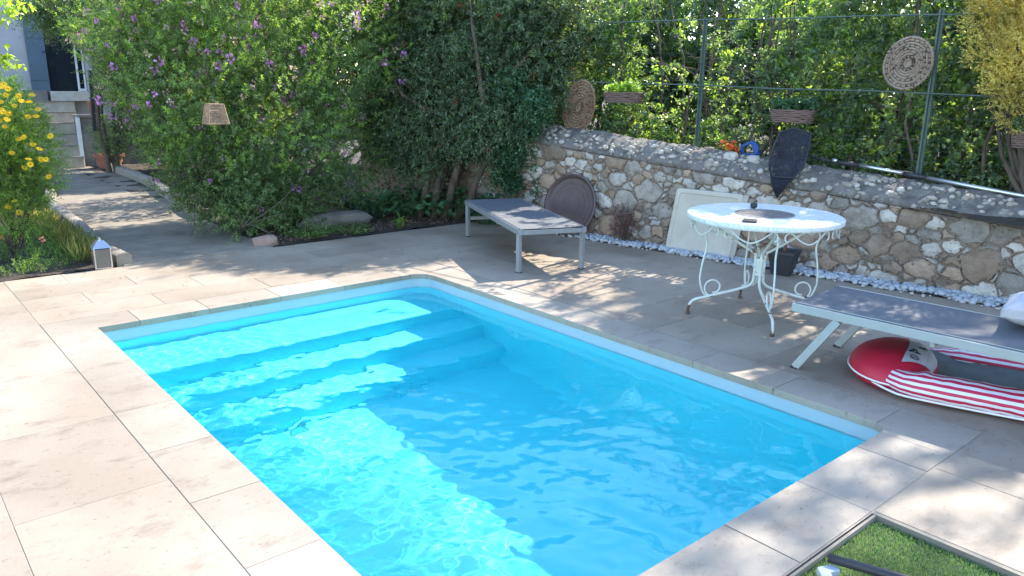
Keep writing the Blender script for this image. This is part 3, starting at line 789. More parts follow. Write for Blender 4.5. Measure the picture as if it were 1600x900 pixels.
# bare grey twigs showing in the middle of the shrub
sp = [np.array(VY(px, py, 3.0)) for px, py in ((400, 230), (420, 245), (455, 235), (430, 215), (400, 260))]
b3 = twigs(rng, sp * 7, [np.array(s_) + rng.randn(3) * np.array([.3, .12, .16]) for s_ in sp * 7], .006, .003, .14, 4, 5); b.add(b3.v, b3.f)
b.build('trunk', mat('grey_twig', (.16, .13, .105), (.09, .07, .06), scale=12, rough=.9), root, smooth=True)

# --- the dark many-stemmed tree beside it
rng = np.random.RandomState(22)
DK = [(*VP(px, py, WA + o, WB), r) for (px, py, o, r) in ((700, 60, .1, .6), (775, 100, .1, .55), (735, 185, -.35, .34), (820, 50, .3, .6), (650, 40, .1, .6), (690, 140, -.2, .45), (790, 165, -.1, .36), (645, 120, -.2, .5),
     (690, 195, -.4, .32), (650, 200, -.45, .36), (765, 195, -.3, .26), (850, 100, .35, .4), (880, 30, .4, .45), (730, -30, .2, .5), (820, -20, .4, .45), (620, -20, 0, .5), (620, 170, -.4, .4), (735, 120, -.1, .45), (610, 220, -.5, .28), (715, 225, -.45, .2), (845, 150, .2, .28), (800, 190, -.2, .25), (740, 225, -.5, .13), (760, 235, -.35, .12), (640, 250, -.5, .25), (670, 255, -.6, .16))]
root = plant('small_tree', 'dark dense small tree with several bare stems and a few red flowers', 'tree', (5.0, 3.4, 0))
P, D = lumps(rng, DK, 13000, .25)
npmesh('crown', *shoots(rng, P, D, 13, .2, .062, .42, 55, .3, .4, .3), DARKL, root)
P, D = lumps(rng, DK, 420, .97); P = P[P[:, 2] > 2.0]
npmesh('crown', *shoots(rng, P, D[:len(P)], 13, .2, .045, .36, 55, .2, .4, .8), MILKT, root)
P, D = lumps(rng, DK, 60, .98)
flower_parts(rng, P, .06, 9, REDF, root)
basep = [np.array([4.86 + a, 2.42 + c, 0]) for a, c in ((0, 0), (.1, -.1), (-.12, .1), (.16, .12), (-.2, .3), (.02, .2))]
mids = [np.array(VP(px, py, WA - .35, WB)) for px, py in ((735, 190), (768, 200), (700, 200), (745, 170), (690, 215), (715, 180))]
b = twigs(rng, basep, mids, .055, .038, .04, 8, 6)
b2 = twigs(rng, mids * 3, [np.array(DK[rng.randint(len(DK))][:3]) for _ in range(18)], .034, .012, .08, 6); b.add(b2.v, b2.f)
b.build('trunk', BARK, root, smooth=True)

# --- plants of the hedge behind the wall; each shrub its own thing
def hedge_plant(name, label, y0, y1, top, nsh, seed, leafm=IVY, light=.25, leaf=.07, asp=.62, x0=6.28, x1=7.25, zb=.75, K=11, L=.2, flw=None, hole=None, group='shrubs and creepers filling the hedge behind the wall'):
    rng = np.random.RandomState(seed); yc = (y0 + y1) / 2
    root = plant(name, label, 'hedge', (wx(yc) + .95, yc, zb), group)
    n = int(nsh * 1.45); y = rng.uniform(y0 - .15, y1 + .15, n); off = -WB * (-y)      # follow the wall
    u = rng.beta(.8, 1.5, n); x = wx(y) + (x0 - 5.6) + (x1 - x0) * u
    tz = top + .22 * np.array([mnoise.noise(Vector((q * 2.1, seed, 0))) for q in y])
    z = zb - .05 + (tz - zb) * rng.rand(n) ** .9
    keep = np.array([mnoise.noise(Vector((a * .3, (c - a * .105) * 2.8, (d - a * .8) * 2.8 + seed))) > .0 + .25 * max(0, d - 2.1) for a, c, d in zip(x, y, z)])
    if hole is not None: keep &= ~np.array([hole(c, d) and rng.rand() < .88 for c, d in zip(y, z)])
    P = np.stack([x, y, z], -1)[keep]; D = np.tile(np.array([-.5, 0, .1]), (len(P), 1))
    lt = rng.rand(len(P)) < light
    npmesh('foliage', *shoots(rng, P[~lt], D[~lt], K, L, leaf, asp, 60, .5, .8, .1), leafm, root)
    npmesh('foliage', *shoots(rng, P[lt], D[lt], K, L, leaf, asp, 60, .5, .8, .4), IVYL, root)
    if flw is not None:
        m_, cnt, sz = flw; Q = P[rng.choice(len(P), cnt)] + np.array([-.12, 0, 0]); flower_parts(rng, Q, sz, 8, m_, root)
    ns = max(3, int((y1 - y0) * 5)); s_ = []; e_ = []
    for i in range(ns):
        yy_ = rng.uniform(y0, y1); s_.append((wx(yy_) + rng.uniform(.75, 1.2), yy_, zb - .1)); e_.append((wx(yy_) + rng.uniform(.7, 1.4), yy_ + rng.uniform(-.4, .4), top - rng.uniform(.1, .6)))
    b = twigs(rng, s_, e_, .022, .008, .08, 5, 6)
    mid = [tuple(np.array(a) + (np.array(c) - np.array(a)) * rng.uniform(.2, .9)) for a, c in zip(s_ * 4, e_ * 4)]
    b2 = twigs(rng, mid, [tuple(np.array(q) + rng.randn(3) * .3) for q in mid], .007, .003, .1, 4, 4); b.add(b2.v, b2.f)
    b.build('stems', BARK, root, smooth=True)
    return root
sparse = lambda y, z: (-.75 < y < .75 and 1.45 < z < 3.3) or (-1.15 < y < -.55 and z > 1.2)
hedge_plant('hedge_shrub', 'dark green hedge shrub growing around and behind the golden conifer', -6.4, -4.1, 3.3, 3300, 31, leaf=.078)
hedge_plant('hedge_shrub', 'dense ivy-like hedge behind the round woven mat and the right fence post', -4.1, -2.2, 3.3, 3100, 32, leaf=.078, light=.15)
hedge_plant('hedge_shrub', 'leafy hedge creeper behind the long planter basket and black pool net', -2.2, -.75, 3.25, 2700, 33, light=.25, hole=sparse, flw=(GREYL, 25, .05))
hedge_plant('hedge_shrub', 'thin twiggy hedge section with pale gaps behind the small lime herb planter', -.75, .75, 3.2, 2000, 34, light=.42, hole=sparse, flw=(GREYL, 60, .05))
hedge_plant('hedge_shrub', 'bluish green hedge shrub behind the oval woven mat', .75, 2.2, 3.4, 2800, 35, light=.25, leaf=.06, flw=(REDF, 9, .06))
hedge_plant('hedge_shrub', 'dark hedge shrub half hidden behind the small tree', 2.2, 4.6, 3.4, 2800, 36, light=.15, leaf=.06, flw=(YEL, 14, .07))

# --- trees in the garden beyond, closing the view above the hedge
def far_tree(name, label, x, y, top, r, nsh, seed, m=DARKL, m2=IVYL, leaf=.085):
    rng = np.random.RandomState(seed); root = plant(name, label, 'tree', (x, y, .7), 'trees of the garden beyond the hedge')
    nsh = int(nsh * 3); leaf *= 1.35
    L = [(x + rng.uniform(-.6, .6) * r, y + rng.uniform(-1, 1) * r, rng.uniform(1.2, top - .5), rng.uniform(.5, .85) * r * .75) for _ in range(9)] + [(x, y, top - .7, .7)]
    P, D = lumps(rng, L, nsh, .4); P = P[P[:, 2] > .7]; D = D[:len(P)]; lt = rng.rand(len(P)) < .3
    npmesh('crown', *shoots(rng, P[~lt], D[~lt], 9, .3, leaf, .5, 55, .4, .5, .2), m, root)
    npmesh('crown', *shoots(rng, P[lt], D[lt], 9, .3, leaf, .5, 55, .4, .5, .4), m2, root)
    b = twigs(rng, [(x, y, .65)] * 5, [l[:3] for l in L[:5]], .07, .025, .06, 7, 6); b.build('trunk', BARK, root, smooth=True)
TG = [(9.3, -7.2, 'dark garden tree beyond the hedge behind the golden conifer'), (9.6, -4.6, 'leafy tree beyond the hedge behind the right fence post'), (10.0, -1.9, 'loose tree beyond the hedge between the two fence posts'),
      (10.2, .6, 'open-crowned tree seen through the gap in the hedge'), (9.8, 3.2, 'tree beyond the hedge behind the oval mat'), (9.0, 5.8, 'dark tree beyond the hedge above the small tree'),
      (8.0, 8.2, 'broad tree closing the view behind the milkwort'), (6.0, 9.8, 'bushy tree behind the milkwort near the house'), (4.6, 10.6, 'green tree right beside the house steps')]
for i, (x, y, l) in enumerate(TG):
    far_tree('garden_tree', l, x, y, 3.75 if i < 6 else 4.2, 1.9 if i < 7 else 1.4, 1500 if i < 7 else 1500, 50 + i)

# --- tall loose trees farther back: their crowns stand above the picture and throw the dappled shade on the patio
def tall_tree(label, x, y, z0, z1, ry, nsh, seed):
    rng = np.random.RandomState(seed); root = plant('tall_tree', label, 'tree', (x, y, .7), 'tall trees shading the patio')
    L = [(x + rng.uniform(-.9, .9), y + rng.uniform(-1, 1) * ry, rng.uniform(z0, z1), rng.uniform(.3, .72)) for _ in range(19)]; nsh = int(nsh * .8)
    P, D = lumps(rng, L, nsh, .3); npmesh('crown', *shoots(rng, P, D, 9, .35, .12, .5, 55, .4, .5, .2), IVY, root)
    b = twigs(rng, [(x, y, .65)], [(x + .1, y, z0)], .13, .09, .03, 9, 7); b2 = twigs(rng, [(x + .1, y, z0 - .1)] * 16, [l[:3] for l in L[:16]], .05, .012, .06, 6, 5); b.add(b2.v, b2.f); b.build('trunk', BARK, root, smooth=True)
for i, (l, x, y, z0, z1, ry, nsh) in enumerate((('tall slender tree far behind the round-crowned golden conifer', 12.5, -5.2, 5.4, 9.8, 1.5, 800), ('tall narrow-crowned tree far behind the golden conifer', 13.3, -4.5, 7.6, 9.9, 1.7, 560), ('tall tree trunk far behind the round woven mat', 12.8, -2.7, 5.4, 9.4, 1.2, 430),
        ('tall tree trunk far behind the first fence post', 12.6, -1.3, 5.8, 9.3, .7, 250), ('tall tree trunk far behind the oval mat', 12.8, 2.0, 5.0, 8.3, 1.1, 520), ('tall tree trunk far behind the dark small tree', 12.5, 4.2, 4.6, 8.0, 1.3, 560))):
    tall_tree(l, x, y, z0, z1, ry, nsh, 120 + i)

# --- golden cypress at the top right
rng = np.random.RandomState(61)
q = VP(1560, 60, 6.0, WB); cyp = plant('golden_cypress', 'golden yellow feathery conifer beside the right fence post', 'tree', (q.x + .1, q.y - .1, .75))
CL = []
for (px, py, r) in ((1565, 10, .2), (1530, 35, .13), (1590, 60, .25), (1545, 85, .16), (1600, 120, .25), (1570, 140, .14), (1640, 60, .4), (1650, 160, .35), (1640, -40, .4), (1560, -40, .22), (1590, 170, .14), (1535, -10, .12)):
    v = VP(px, py, 6.0, WB); CL.append((*v, r))
P, D = lumps(rng, CL, 3300, .6)
V, F = shoots(rng, P, D, 16, .11, .028, .5, 35, -.1, .35, .7); npmesh('crown', V, F, CYP, cyp)
twigs(rng, [(q.x + .25, q.y - .4, .75)] * 7, [c[:3] for c in CL[:7]], .03, .008, .05, 6).build('trunk', BARK, cyp, smooth=True)

# --- climbing vine hanging over the wall
rng = np.random.RandomState(62)
vine = plant('climbing_vine', 'dense dark green creeper hanging over the wall behind the grey lounger', 'creeper', (wx(1.55), 1.55, 0))
VL = [(*VP(px, py, wx(0) - .12, WB), r) for (px, py, r) in ((790, 190, .2), (800, 225, .19), (790, 258, .13), (803, 285, .1), (768, 215, .13), (828, 200, .14), (775, 175, .2), (835, 165, .2), (800, 140, .25), (812, 245, .1), (782, 280, .07))]
P, D = lumps(rng, VL, 1900, .3); D[:, 0] -= .6
npmesh('foliage', *shoots(rng, P, D, 7, .12, .05, .75, 60, .8, .5, -.1), VINE, vine)
twigs(rng, [(wx(1.6) - .05, 1.6, 0), (wx(1.5) - .06, 1.5, 0)], [VL[0][:3], VL[5][:3]], .016, .01, .04, 6).build('stems', BARK, vine, smooth=True)
vine = plant('ivy_strand', 'thin strand of creeper climbing the wall beside the brown round tray', 'creeper', (wx(1.1), 1.1, 0))
pts = [VP(px, py, wx(0) - .03, WB) for px, py in ((838, 322), (836, 300), (842, 285), (836, 265), (838, 240))]
P = np.array([pts[i % 5] for i in range(60)]) + rng.randn(60, 3) * .035
npmesh('foliage', *shoots(rng, P, np.tile([-.5, 0, 0.], (60, 1)), 4, .07, .045, .7, 60, .8, .5, 0), VINE, vine)
MB().tube(pts, .004, 5).build('stem', BARK, vine)

# --- low broad-leaved plants under the tree
rng = np.random.RandomState(63)
def broad_clump(name, label, c, r, h, n, leaf, seed, m=BROADL, asp=.8, cat='plant', K=1, group=None):
    rng = np.random.RandomState(seed); root = plant(name, label, cat, (c[0], c[1], 0), group)
    a = rng.uniform(0, 6.28, n); rr = r * np.sqrt(rng.rand(n)); z = h * (1 - .5 * (rr / r) ** 2) * rng.uniform(.35, 1, n)
    P = np.stack([c[0] + rr * np.cos(a), c[1] + rr * np.sin(a), z + .02], -1)
    ld = nrm(np.stack([np.cos(a), np.sin(a), np.full(n, .15)], -1) + rng.randn(n, 3) * .45); up_ = nrm(np.array([0, 0, 1.]) + rng.randn(n, 3) * .35)
    wv = nrm(np.cross(ld, up_)); nv = np.cross(wv, ld); ls = leaf * rng.uniform(.6, 1.2, n)
    # six-sided broad blades
    s = ls[:, None]; ring = [P, P + ld * s * .25 + wv * s * asp * .45 + nv * s * .06, P + ld * s * .7 + wv * s * asp * .42 + nv * s * .05, P + ld * s * 1.0 - nv * s * .12, P + ld * s * .7 - wv * s * asp * .42 + nv * s * .05, P + ld * s * .25 - wv * s * asp * .45 + nv * s * .06]
    V = np.stack(ring, 1).reshape(-1, 3); F = (np.array([[0, 1, 2], [0, 2, 3], [0, 3, 4], [0, 4, 5]])[None] + (np.arange(n) * 6)[:, None, None]).reshape(-1, 3)
    npmesh('foliage', V, F, m, root)
    st_ = np.stack([c[0] + (P[:, 0] - c[0]) * .35, c[1] + (P[:, 1] - c[1]) * .35, np.zeros(n)], -1)
    k = min(n, 60); twigs(rng, st_[:k], P[:k], .005, .003, .06, 4, 3).build('stems', m, root)
    return root
q = G(760, 345); broad_clump('bergenia_plant', 'low bluish broad-leaved plant behind the far lounger', (4.95, 2.35), .42, .42, 260, .1, 71)
broad_clump('bergenia_plant', 'low broad-leaved plant spreading at the foot of the dark tree', (4.55, 2.85), .4, .4, 220, .1, 72)
broad_clump('leafy_plant', 'strappy green plant in the shaded bed behind the patio', (4.1, 3.0), .34, .35, 150, .16, 73, asp=.3)
broad_clump('leafy_plant', 'small dark plant between the creeper and the broad-leaved plants', (5.05, 1.75), .28, .36, 130, .09, 74, m=VINE)
broad_clump('seedling', 'tiny bright green seedling at the back edge of the patio', (3.95, 2.12), .07, .16, 30, .06, 75, m=IVYL, asp=.45)
broad_clump('leafy_plant', 'small green plant beside the pinkish stone block', (2.75, 2.25), .3, .14, 120, .05, 76, m=GRASSY, asp=.4)
broad_clump('leafy_plant', 'low ground-hugging plant in front of the long log', (3.3, 2.2), .3, .1, 150, .04, 77, m=GRASSY, asp=.4)
# dried reddish plant at the wall foot
rng = np.random.RandomState(64); q = G(1003, 378)
dp = plant('dried_bush', 'small dry reddish brown bush against the wall beside the cream tray', 'shrub', (5.52, -.22, 0))
P, D = lumps(rng, [(5.5, -.22, .2, .17), (5.52, -.2, .34, .12), (5.53, -.1, .14, .1)], 420, .2)
npmesh('foliage', *shoots(rng, P, D, 8, .09, .02, .4, 50, .2, .5, .4), leafmat('dried_red_leaf', (.06, .025, .03), (.10, .045, .045), (.16, .09, .07), trans=.2, tcol=(1.3, 1, 1)), dp)
twigs(rng, [(5.52, -.2, 0)] * 18, [tuple(x) for x in P[:18]], .004, .002, .08, 4, 4).build('stems', BARK, dp)

# --- left bed: yellow daisy shrub, low plants, cactus
rng = np.random.RandomState(65)
dz = plant('daisy_shrub', 'bushy shrub covered in yellow daisies beside the garden path', 'shrub', (-.05, 3.0, 0))
DL = lump_px([(15, 190, 3.0, .3), (45, 240, 3.0, .28), (20, 280, 3.0, .32), (60, 280, 2.9, .2), (-40, 200, 3.1, .4), (-40, 290, 3.1, .4), (30, 330, 2.8, .25), (60, 200, 3.1, .12), (10, 150, 3.1, .16)])
P, D = lumps(rng, DL, 3200, .3)
npmesh('foliage', *shoots(rng, P, D, 12, .14, .045, .22, 45, .3, .4, .6), DAISYL, dz)
def daisies(rng, P, D, r, name, m, root):
    n = len(P); N_ = nrm(D + np.array([-.2, -.5, .7]) + rng.randn(n, 3) * .3); a = nrm(np.cross(N_, rng.randn(n, 3))); c = np.cross(N_, a)
    k = 11; th = np.arange(k) * 2 * np.pi / k
    ld = a[:, None] * np.cos(th)[None, :, None] + c[:, None] * np.sin(th)[None, :, None]; nv = np.repeat(N_[:, None], k, 1); wv = np.cross(ld, nv)
    ld = nrm(ld + nv * .15)
    V, F = blades(P[:, None] + ld * r * .1, ld, wv, nv, np.full((n, k), r) * rng.uniform(.85, 1.1, (n, 1)), .42, .1)
    return npmesh(name, V, F, m, root)
fp = [(5, 130), (12, 140), (8, 150), (30, 150), (33, 157), (50, 148), (24, 165), (47, 160), (60, 170), (58, 180), (43, 182), (5, 175), (12, 178), (2, 172), (8, 200), (30, 215), (38, 216), (80, 212), (52, 227), (62, 232), (62, 248), (45, 250), (46, 258), (38, 262), (78, 268), (75, 275), (22, 314), (14, 325), (30, 332), (0, 160), (20, 240), (70, 250), (3, 135), (0, 190), (10, 186)]
P = np.array([VY(px + rng.uniform(-2, 2), py + rng.uniform(-2, 2), rng.uniform(2.55, 2.75)) for px, py in fp]); D = nrm(rng.randn(len(P), 3) * .4 + np.array([0, -.6, .4]))
DC = mat('daisy_centre', (.7, .36, .01), (.6, .3, .01)); cmesh = None
for i in range(len(P)):
    fo = daisies(rng, P[i:i + 1], D[i:i + 1], .032, 'flower', YEL, dz)
    if cmesh is None: o = npmesh('flower_centre', IV * .008, IF, DC); cmesh = o.data; bpy.data.objects.remove(o)
    o = bpy.data.objects.new('flower_centre', cmesh); C.objects.link(o); o.parent = fo; o.location = wmat(fo).inverted() @ Vector(P[i] + np.array([0, -.01, .01]))
twigs(rng, [(-.05, 3.0, 0)] * 16, [tuple(x) for x in DL for _ in (0, 1)][:16] if False else [tuple(l[:3]) for l in DL] + [tuple(np.array(DL[0][:3]) + rng.randn(3) * .1) for _ in range(7)], .014, .005, .06, 5).build('stems', BARK, dz, smooth=True)
# low plants in front
lp = plant('low_plants', 'mass of low green plants and tufts filling the bed under the daisies', 'plants', (-.1, 2.6, 0)); tag(lp, kind='stuff')
n = 2300; x = rng.uniform(-1.6, .66, n); y = rng.uniform(2.02, 4.6, n)
hh = np.array([mnoise.noise(Vector((a * 2.4, c * 2.4, 7))) for a, c in zip(x, y)]); keep = (hh > -.25) & (x < .62 - .12 * (y > 3)) & ((x - .45) ** 2 + (y - 2.1) ** 2 > .03)
z = .02 + .28 * (hh + .25).clip(0, 1) * np.clip((y - 1.95) * 1.4, .15, 1)
P = np.stack([x, y, z * rng.rand(n)], -1)[keep]
npmesh('foliage', *shoots(rng, P, np.tile([0, 0, 1.], (len(P), 1)), 9, .16, .04, .26, 40, .4, .45, .4), GRASSY, lp)
P = P[:46].copy(); P[:, 2] += .17
npmesh('faded_flowers', *flowers(rng, P[::3], .045, 12), leafmat('faded_orange_petal', (.45, .14, .08), (.52, .20, .12), (.58, .28, .18), trans=.2), lp, kind='stuff')
n = 520; x = rng.uniform(.35, .63, n); y = rng.uniform(2.25, 5.2, n); P = np.stack([x, y, np.zeros(n) + .02], -1)
npmesh('foliage', *shoots(rng, P, np.tile([0, 0, 1.], (n, 1)), 3, .02, .22, .03, 14, 0, .12, 0), leafmat('dry_grass_blade', (.1, .13, .04), (.2, .2, .07), (.32, .27, .12), trans=.3), lp)
cac = plant('cactus', 'slim dark green column cactus in front of the white house wall', 'cactus', (*VY(24, 190, 5.0).xy, 0))
a = VY(26, 200, 5.0); c = VY(17, 119, 5.0)
b = MB(); pts = [Vector((a.x, a.y, 0)), Vector((a.x, a.y, a.z * .6)), a, a.lerp(c, .5), a.lerp(c, .85), c]; b.tube(pts, [.06, .06, .06, .055, .05, .015], 10)
for s_ in (.3,): b.tube([a.lerp(c, s_ - .3), a.lerp(c, s_ - .2) + Vector((-.1, -.02, .03)), a.lerp(c, s_) + Vector((-.13, -.02, .12))], [.03, .035, .02], 8)
b.build('stem', mat('cactus_skin', (.05, .1, .045), (.03, .065, .03), scale=20, rough=.6, bump=.3), cac, smooth=True)
# lime leaves of a branch reaching in at the top left
lb = plant('overhanging_tree', 'bright lime green leaves hanging in front of the pale house wall', 'tree', (-1.6, 2.2, 0))
LP = [VY(px, py, 1.2) for px, py in ((2, 4), (12, 8), (22, 12), (33, 6), (40, 2), (5, 22), (8, 30), (28, 14), (3, 85), (10, 88), (14, 96), (5, 100), (0, 78), (2, 92), (16, 90))]
P = np.array(LP); P = np.repeat(P, 3, 0) + rng.randn(len(P) * 3, 3) * .02
npmesh('foliage', *shoots(rng, P, np.tile([.2, 0, -.6], (len(P), 1)), 3, .04, .065, .55, 40, .2, .4, 0), LIME, lb)
far = np.array([-1.45, 1.9, 2.6]); P2 = far + rng.randn(260, 3) * np.array([.38, .4, .4]); P2 = P2[P2[:, 0] < -.75]
npmesh('foliage', *shoots(rng, P2, np.tile([.2, 0, -.4], (len(P2), 1)), 6, .12, .065, .55, 50, .2, .5, 0), LIME, lb)
b = twigs(rng, [(-1.6, 2.2, 0)], [(-1.5, 2.0, 2.5)], .05, .03, .03, 8)
b2 = twigs(rng, [(-1.5, 2.0, 2.45)] * 3, [tuple(LP[3]), tuple(LP[0]), tuple(LP[9])], .015, .004, .05, 5); b.add(b2.v, b2.f); b.build('trunk', BARK, lb, smooth=True)

# fallen leaves on the soil
rng = np.random.RandomState(66); n = 2600
x = rng.uniform(2.25, 5.4, n); y = 2.0 + np.abs(rng.randn(n)) * .8; P = np.stack([x, y, np.full(n, .025) + rng.rand(n) * .02], -1); ld = nrm(rng.randn(n, 3) * np.array([1, 1, .25])); up_ = nrm(np.array([0, 0, 1.]) + rng.randn(n, 3) * .3); wv = nrm(np.cross(ld, up_))
o = npmesh('fallen_leaves', *blades(P, ld, wv, np.cross(wv, ld), rng.uniform(.02, .05, n), .5), DRY); tag(o, kind='stuff')
n = 60; P = np.stack([rng.uniform(-.2, 5.4, n), rng.uniform(-.1, 1.95, n), np.full(n, .006)], -1); P = P[(P[:, 1] > .35) | (P[:, 0] > 3.2)]; n = len(P)
ld = nrm(rng.randn(n, 3) * np.array([1, 1, .1])); wv = nrm(np.cross(ld, [0, 0, 1.]))
o = npmesh('fallen_leaves', *blades(P, ld, wv, np.cross(wv, ld), rng.uniform(.012, .03, n), .5), DRY); tag(o, kind='stuff')

# ------------------------------------------------------------------ lawn panel
b = MB().box(((TX - 1.5) / 2 + .0, TY - 1.4, -.04), (TX + 1.5 + .0, 2.8, .012)); turf = b.build('artificial_lawn', TURFB); tag(turf, kind='structure')
n = 115000; rng = np.random.RandomState(67)
x = rng.uniform(.2, TX - .024, n); y = rng.uniform(TY - 1.7, TY - .02, n)
TRIM = mat('edge_trim_stone', (.26, .225, .18), (.19, .165, .13), scale=9, rough=.8)
b = MB(); b.box((TX - .011, TY - 1.5, -.018), (.022, 3.0, .03)); b.build('edge_trim', TRIM, turf); b = MB(); b.box((TX / 2 - .6, TY - .013, -.02), (TX + 1.15, .012, .03)); b.build('edge_trim', TRIM, turf)
seam = np.abs((x - 1.23) + .25 * (y + 4.83)) > .008
P = np.stack([x, y, np.full(n, -.033)], -1)[seam]; n = len(P)
ld = nrm(np.array([.25, .1, 1.]) + rng.randn(n, 3) * .45); wv = nrm(np.cross(ld, rng.randn(n, 3)))
o = npmesh('grass_blades', *blades(P, ld, wv, np.cross(wv, ld), rng.uniform(.009, .018, n), .17), TURF, turf, kind='stuff')
# ------------------------------------------------------------------ fence behind the wall
FB = 6.05
fen = thing('wire_fence', 'tall green wire fence with steel posts standing behind the stone wall', 'fence', (FB + .2, -1.8, .95))
def post(y, z0, z1):
    x = FB + WB * y; b = MB(); b.box((x, y, (z0 + z1) / 2), (.012, .05, z1 - z0)); b.box((x - .02, y, (z0 + z1) / 2), (.036, .008, z1 - z0)); b.build('post', GREENM, fen)
for y in (-5.25, -2.96, -.67): post(y, .85, 2.50 - .01 * abs(y))
fl = lambda y, z: (FB - .026 + WB * y, y, z)
for z_, a in ((2.47, .02), (1.78, .02), (1.06, .07)):
    MB().tube([fl(y, z_ + (a * (y + 1)) - (.01 if i % 2 else 0)) for i, y in enumerate(np.linspace(-6.3, 4.2, 12))], .0075, 6).build('rail_wire', GREENM, fen, smooth=True)
b = MB(); y = -5.3
while y < 2.4:
    b.bar(fl(y, 1.0), fl(y, 2.46), .0009, .0009); y += .1
for k in range(15): b.bar(fl(-5.3, 1.0 + k * .1), fl(2.4, 1.0 + k * .1 + .05), .0009, .0009)
b.build('wire_mesh', GREENM, fen, kind='stuff')

# ------------------------------------------------------------------ baskets and mats hanging on the fence
def on_fence(px, py, out=.06): return VP(px, py, FB - out, WB)
FROT = Matrix.Rotation(math.atan2(1, 0) , 3, 'Z')
def wall_basis():
    yv = Vector((WB, 1, 0)).normalized(); nv = Vector((-1, WB, 0)).normalized()      # yv along the wall, nv towards the pool
    return yv, nv
YV, NV = wall_basis()
def round_mat(name, label, px, py, ry, rz, tilt, holes):
    c = on_fence(px, py, .07); root = thing(name, label, 'woven mat', tuple(c))
    up = Vector((0, 0, 1)); M = Matrix((YV, up, NV)).transposed() @ Matrix.Rotation(tilt, 3, 'Z')
    def pt(a, r, o=0): return c + M @ Vector((math.cos(a) * r * ry, math.sin(a) * r * rz, o))
    b = MB(); b2 = MB(); nr = 9; rr = random.Random(5)
    b.add([pt(2 * math.pi * k / 40, .97, -.006) for k in range(40)] , [tuple(range(40))])
    for i in range(nr):
        r = .16 + .84 * i / (nr - 1) - .01; ns = int(20 + i * 12)
        for k in range(ns):
            a0 = 2 * math.pi * k / ns; a1 = a0 + 2 * math.pi / ns * .98; j = rr.uniform(-.012, .012)
            dark = (k % 4 == 0 and i in (5, 7)) or (i == 1 and k % 3) or rr.random() < .06
            (b2 if dark else b).tube([pt(a0, r - .03 + j, .004), pt((a0 + a1) / 2, r + j, .016), pt(a1, r + .03 + j, .004)], [.006, .012, .006], 4)
    for k in range(52):
        a = 2 * math.pi * k / 52; b.tube([pt(a - .05, .97), pt(a, 1.06, .006), pt(a + .05, .97)], .005, 4)
    b.build('coils', SEAG if not holes else RATTAN, root, kind='stuff'); b2.build('dark_strands', SEAGD, root, kind='stuff')
    b3 = MB(); b3.tube([pt(2 * math.pi * k / 24, .17, .012) for k in range(24)], .008, 6, closed=True); b3.build('centre_ring', SEAGD, root)
    return root
round_mat('round_mat', 'round cream woven mat with dark dots hanging beside a fence post', 1419, 99, .205, .232, .25, False)
round_mat('oval_mat', 'darker oval woven mat hanging low on the fence above the wall', 905, 168, .225, .33, .3, True)
def planter(name, label, px0, px1, py0, py1, seed, m, lf):
    a = on_fence(px0, py0, .16); c = on_fence(px1, py0 + (py1 - py0) * .12, .16); d = on_fence((px0 + px1) / 2, py1, .16)
    w_ = (c - a).length; mid = (a + c) / 2; h = mid.z - d.z; root = thing(name, label, 'planter', (mid.x, mid.y, d.z), 0, 'woven planter baskets hanging on the fence')
    M = Matrix((YV, NV, Vector((0, 0, 1)))).transposed()
    b = MB(); rows = max(5, int(h / .018)); rr = random.Random(seed)
    for k in range(rows):
        z = h * (k + .5) / rows; s = .86 + .14 * z / h; hw, hd = w_ / 2 * s, .085 * s; pts = []
        for q in range(28):
            t_ = 2 * math.pi * q / 28; e = .5
            x = hw * math.copysign(abs(math.cos(t_)) ** e, math.cos(t_)); y = hd * math.copysign(abs(math.sin(t_)) ** e, math.sin(t_))
            pts.append(Vector((mid.x, mid.y, d.z)) + M @ Vector((x, y, z + rr.uniform(-.003, .003) + .004 * math.sin(q * 2.2 + k * 3))))
        b.tube(pts, h / rows * .56, 5, closed=True)
    b.build('woven_bands', m, root, smooth=True, kind='stuff')
    bb = MB(); bb.box(tuple(Vector((mid.x, mid.y, d.z + h * .45))), (w_ * .84, .13, h * .8), M=M); bb.build('soil', SOIL, root)
    rng = np.random.RandomState(seed); n = 70
    P = np.array([Vector((mid.x, mid.y, d.z + h)) + M @ Vector((rng.uniform(-.45, .45) * w_, rng.uniform(-.06, .06), rng.uniform(-.02, .05))) for _ in range(n)])
    npmesh('herbs', *shoots(rng, P, np.tile([0, 0, 1.], (n, 1)), 6, .1, .055, .75, 55, .2, .5, .2), lf, root)
    for s in (-.35, .35):
        bk = MB(); p0 = Vector((mid.x, mid.y, d.z + h)) + M @ Vector((s * w_, -.09, 0)); bk.tube([p0, p0 - NV * .04 + Vector((0, 0, .06)), p0 - NV * .09 + Vector((0, 0, .02))], .003, 5); bk.build('hook', BLACKP, root)
planter('planter_basket', 'long brown woven planter basket hanging above the black pool net', 1205, 1274, 170, 192, 81, BARKW, VINE)
planter('planter_basket', 'brown woven planter with lime herbs hanging between the oval mat and first post', 946, 1004, 143, 161, 82, BARKW, IVYL)
planter('planter_basket', 'woven planter basket hanging below the golden conifer', 1582, 1650, 203, 232, 83, BARKW, IVY)

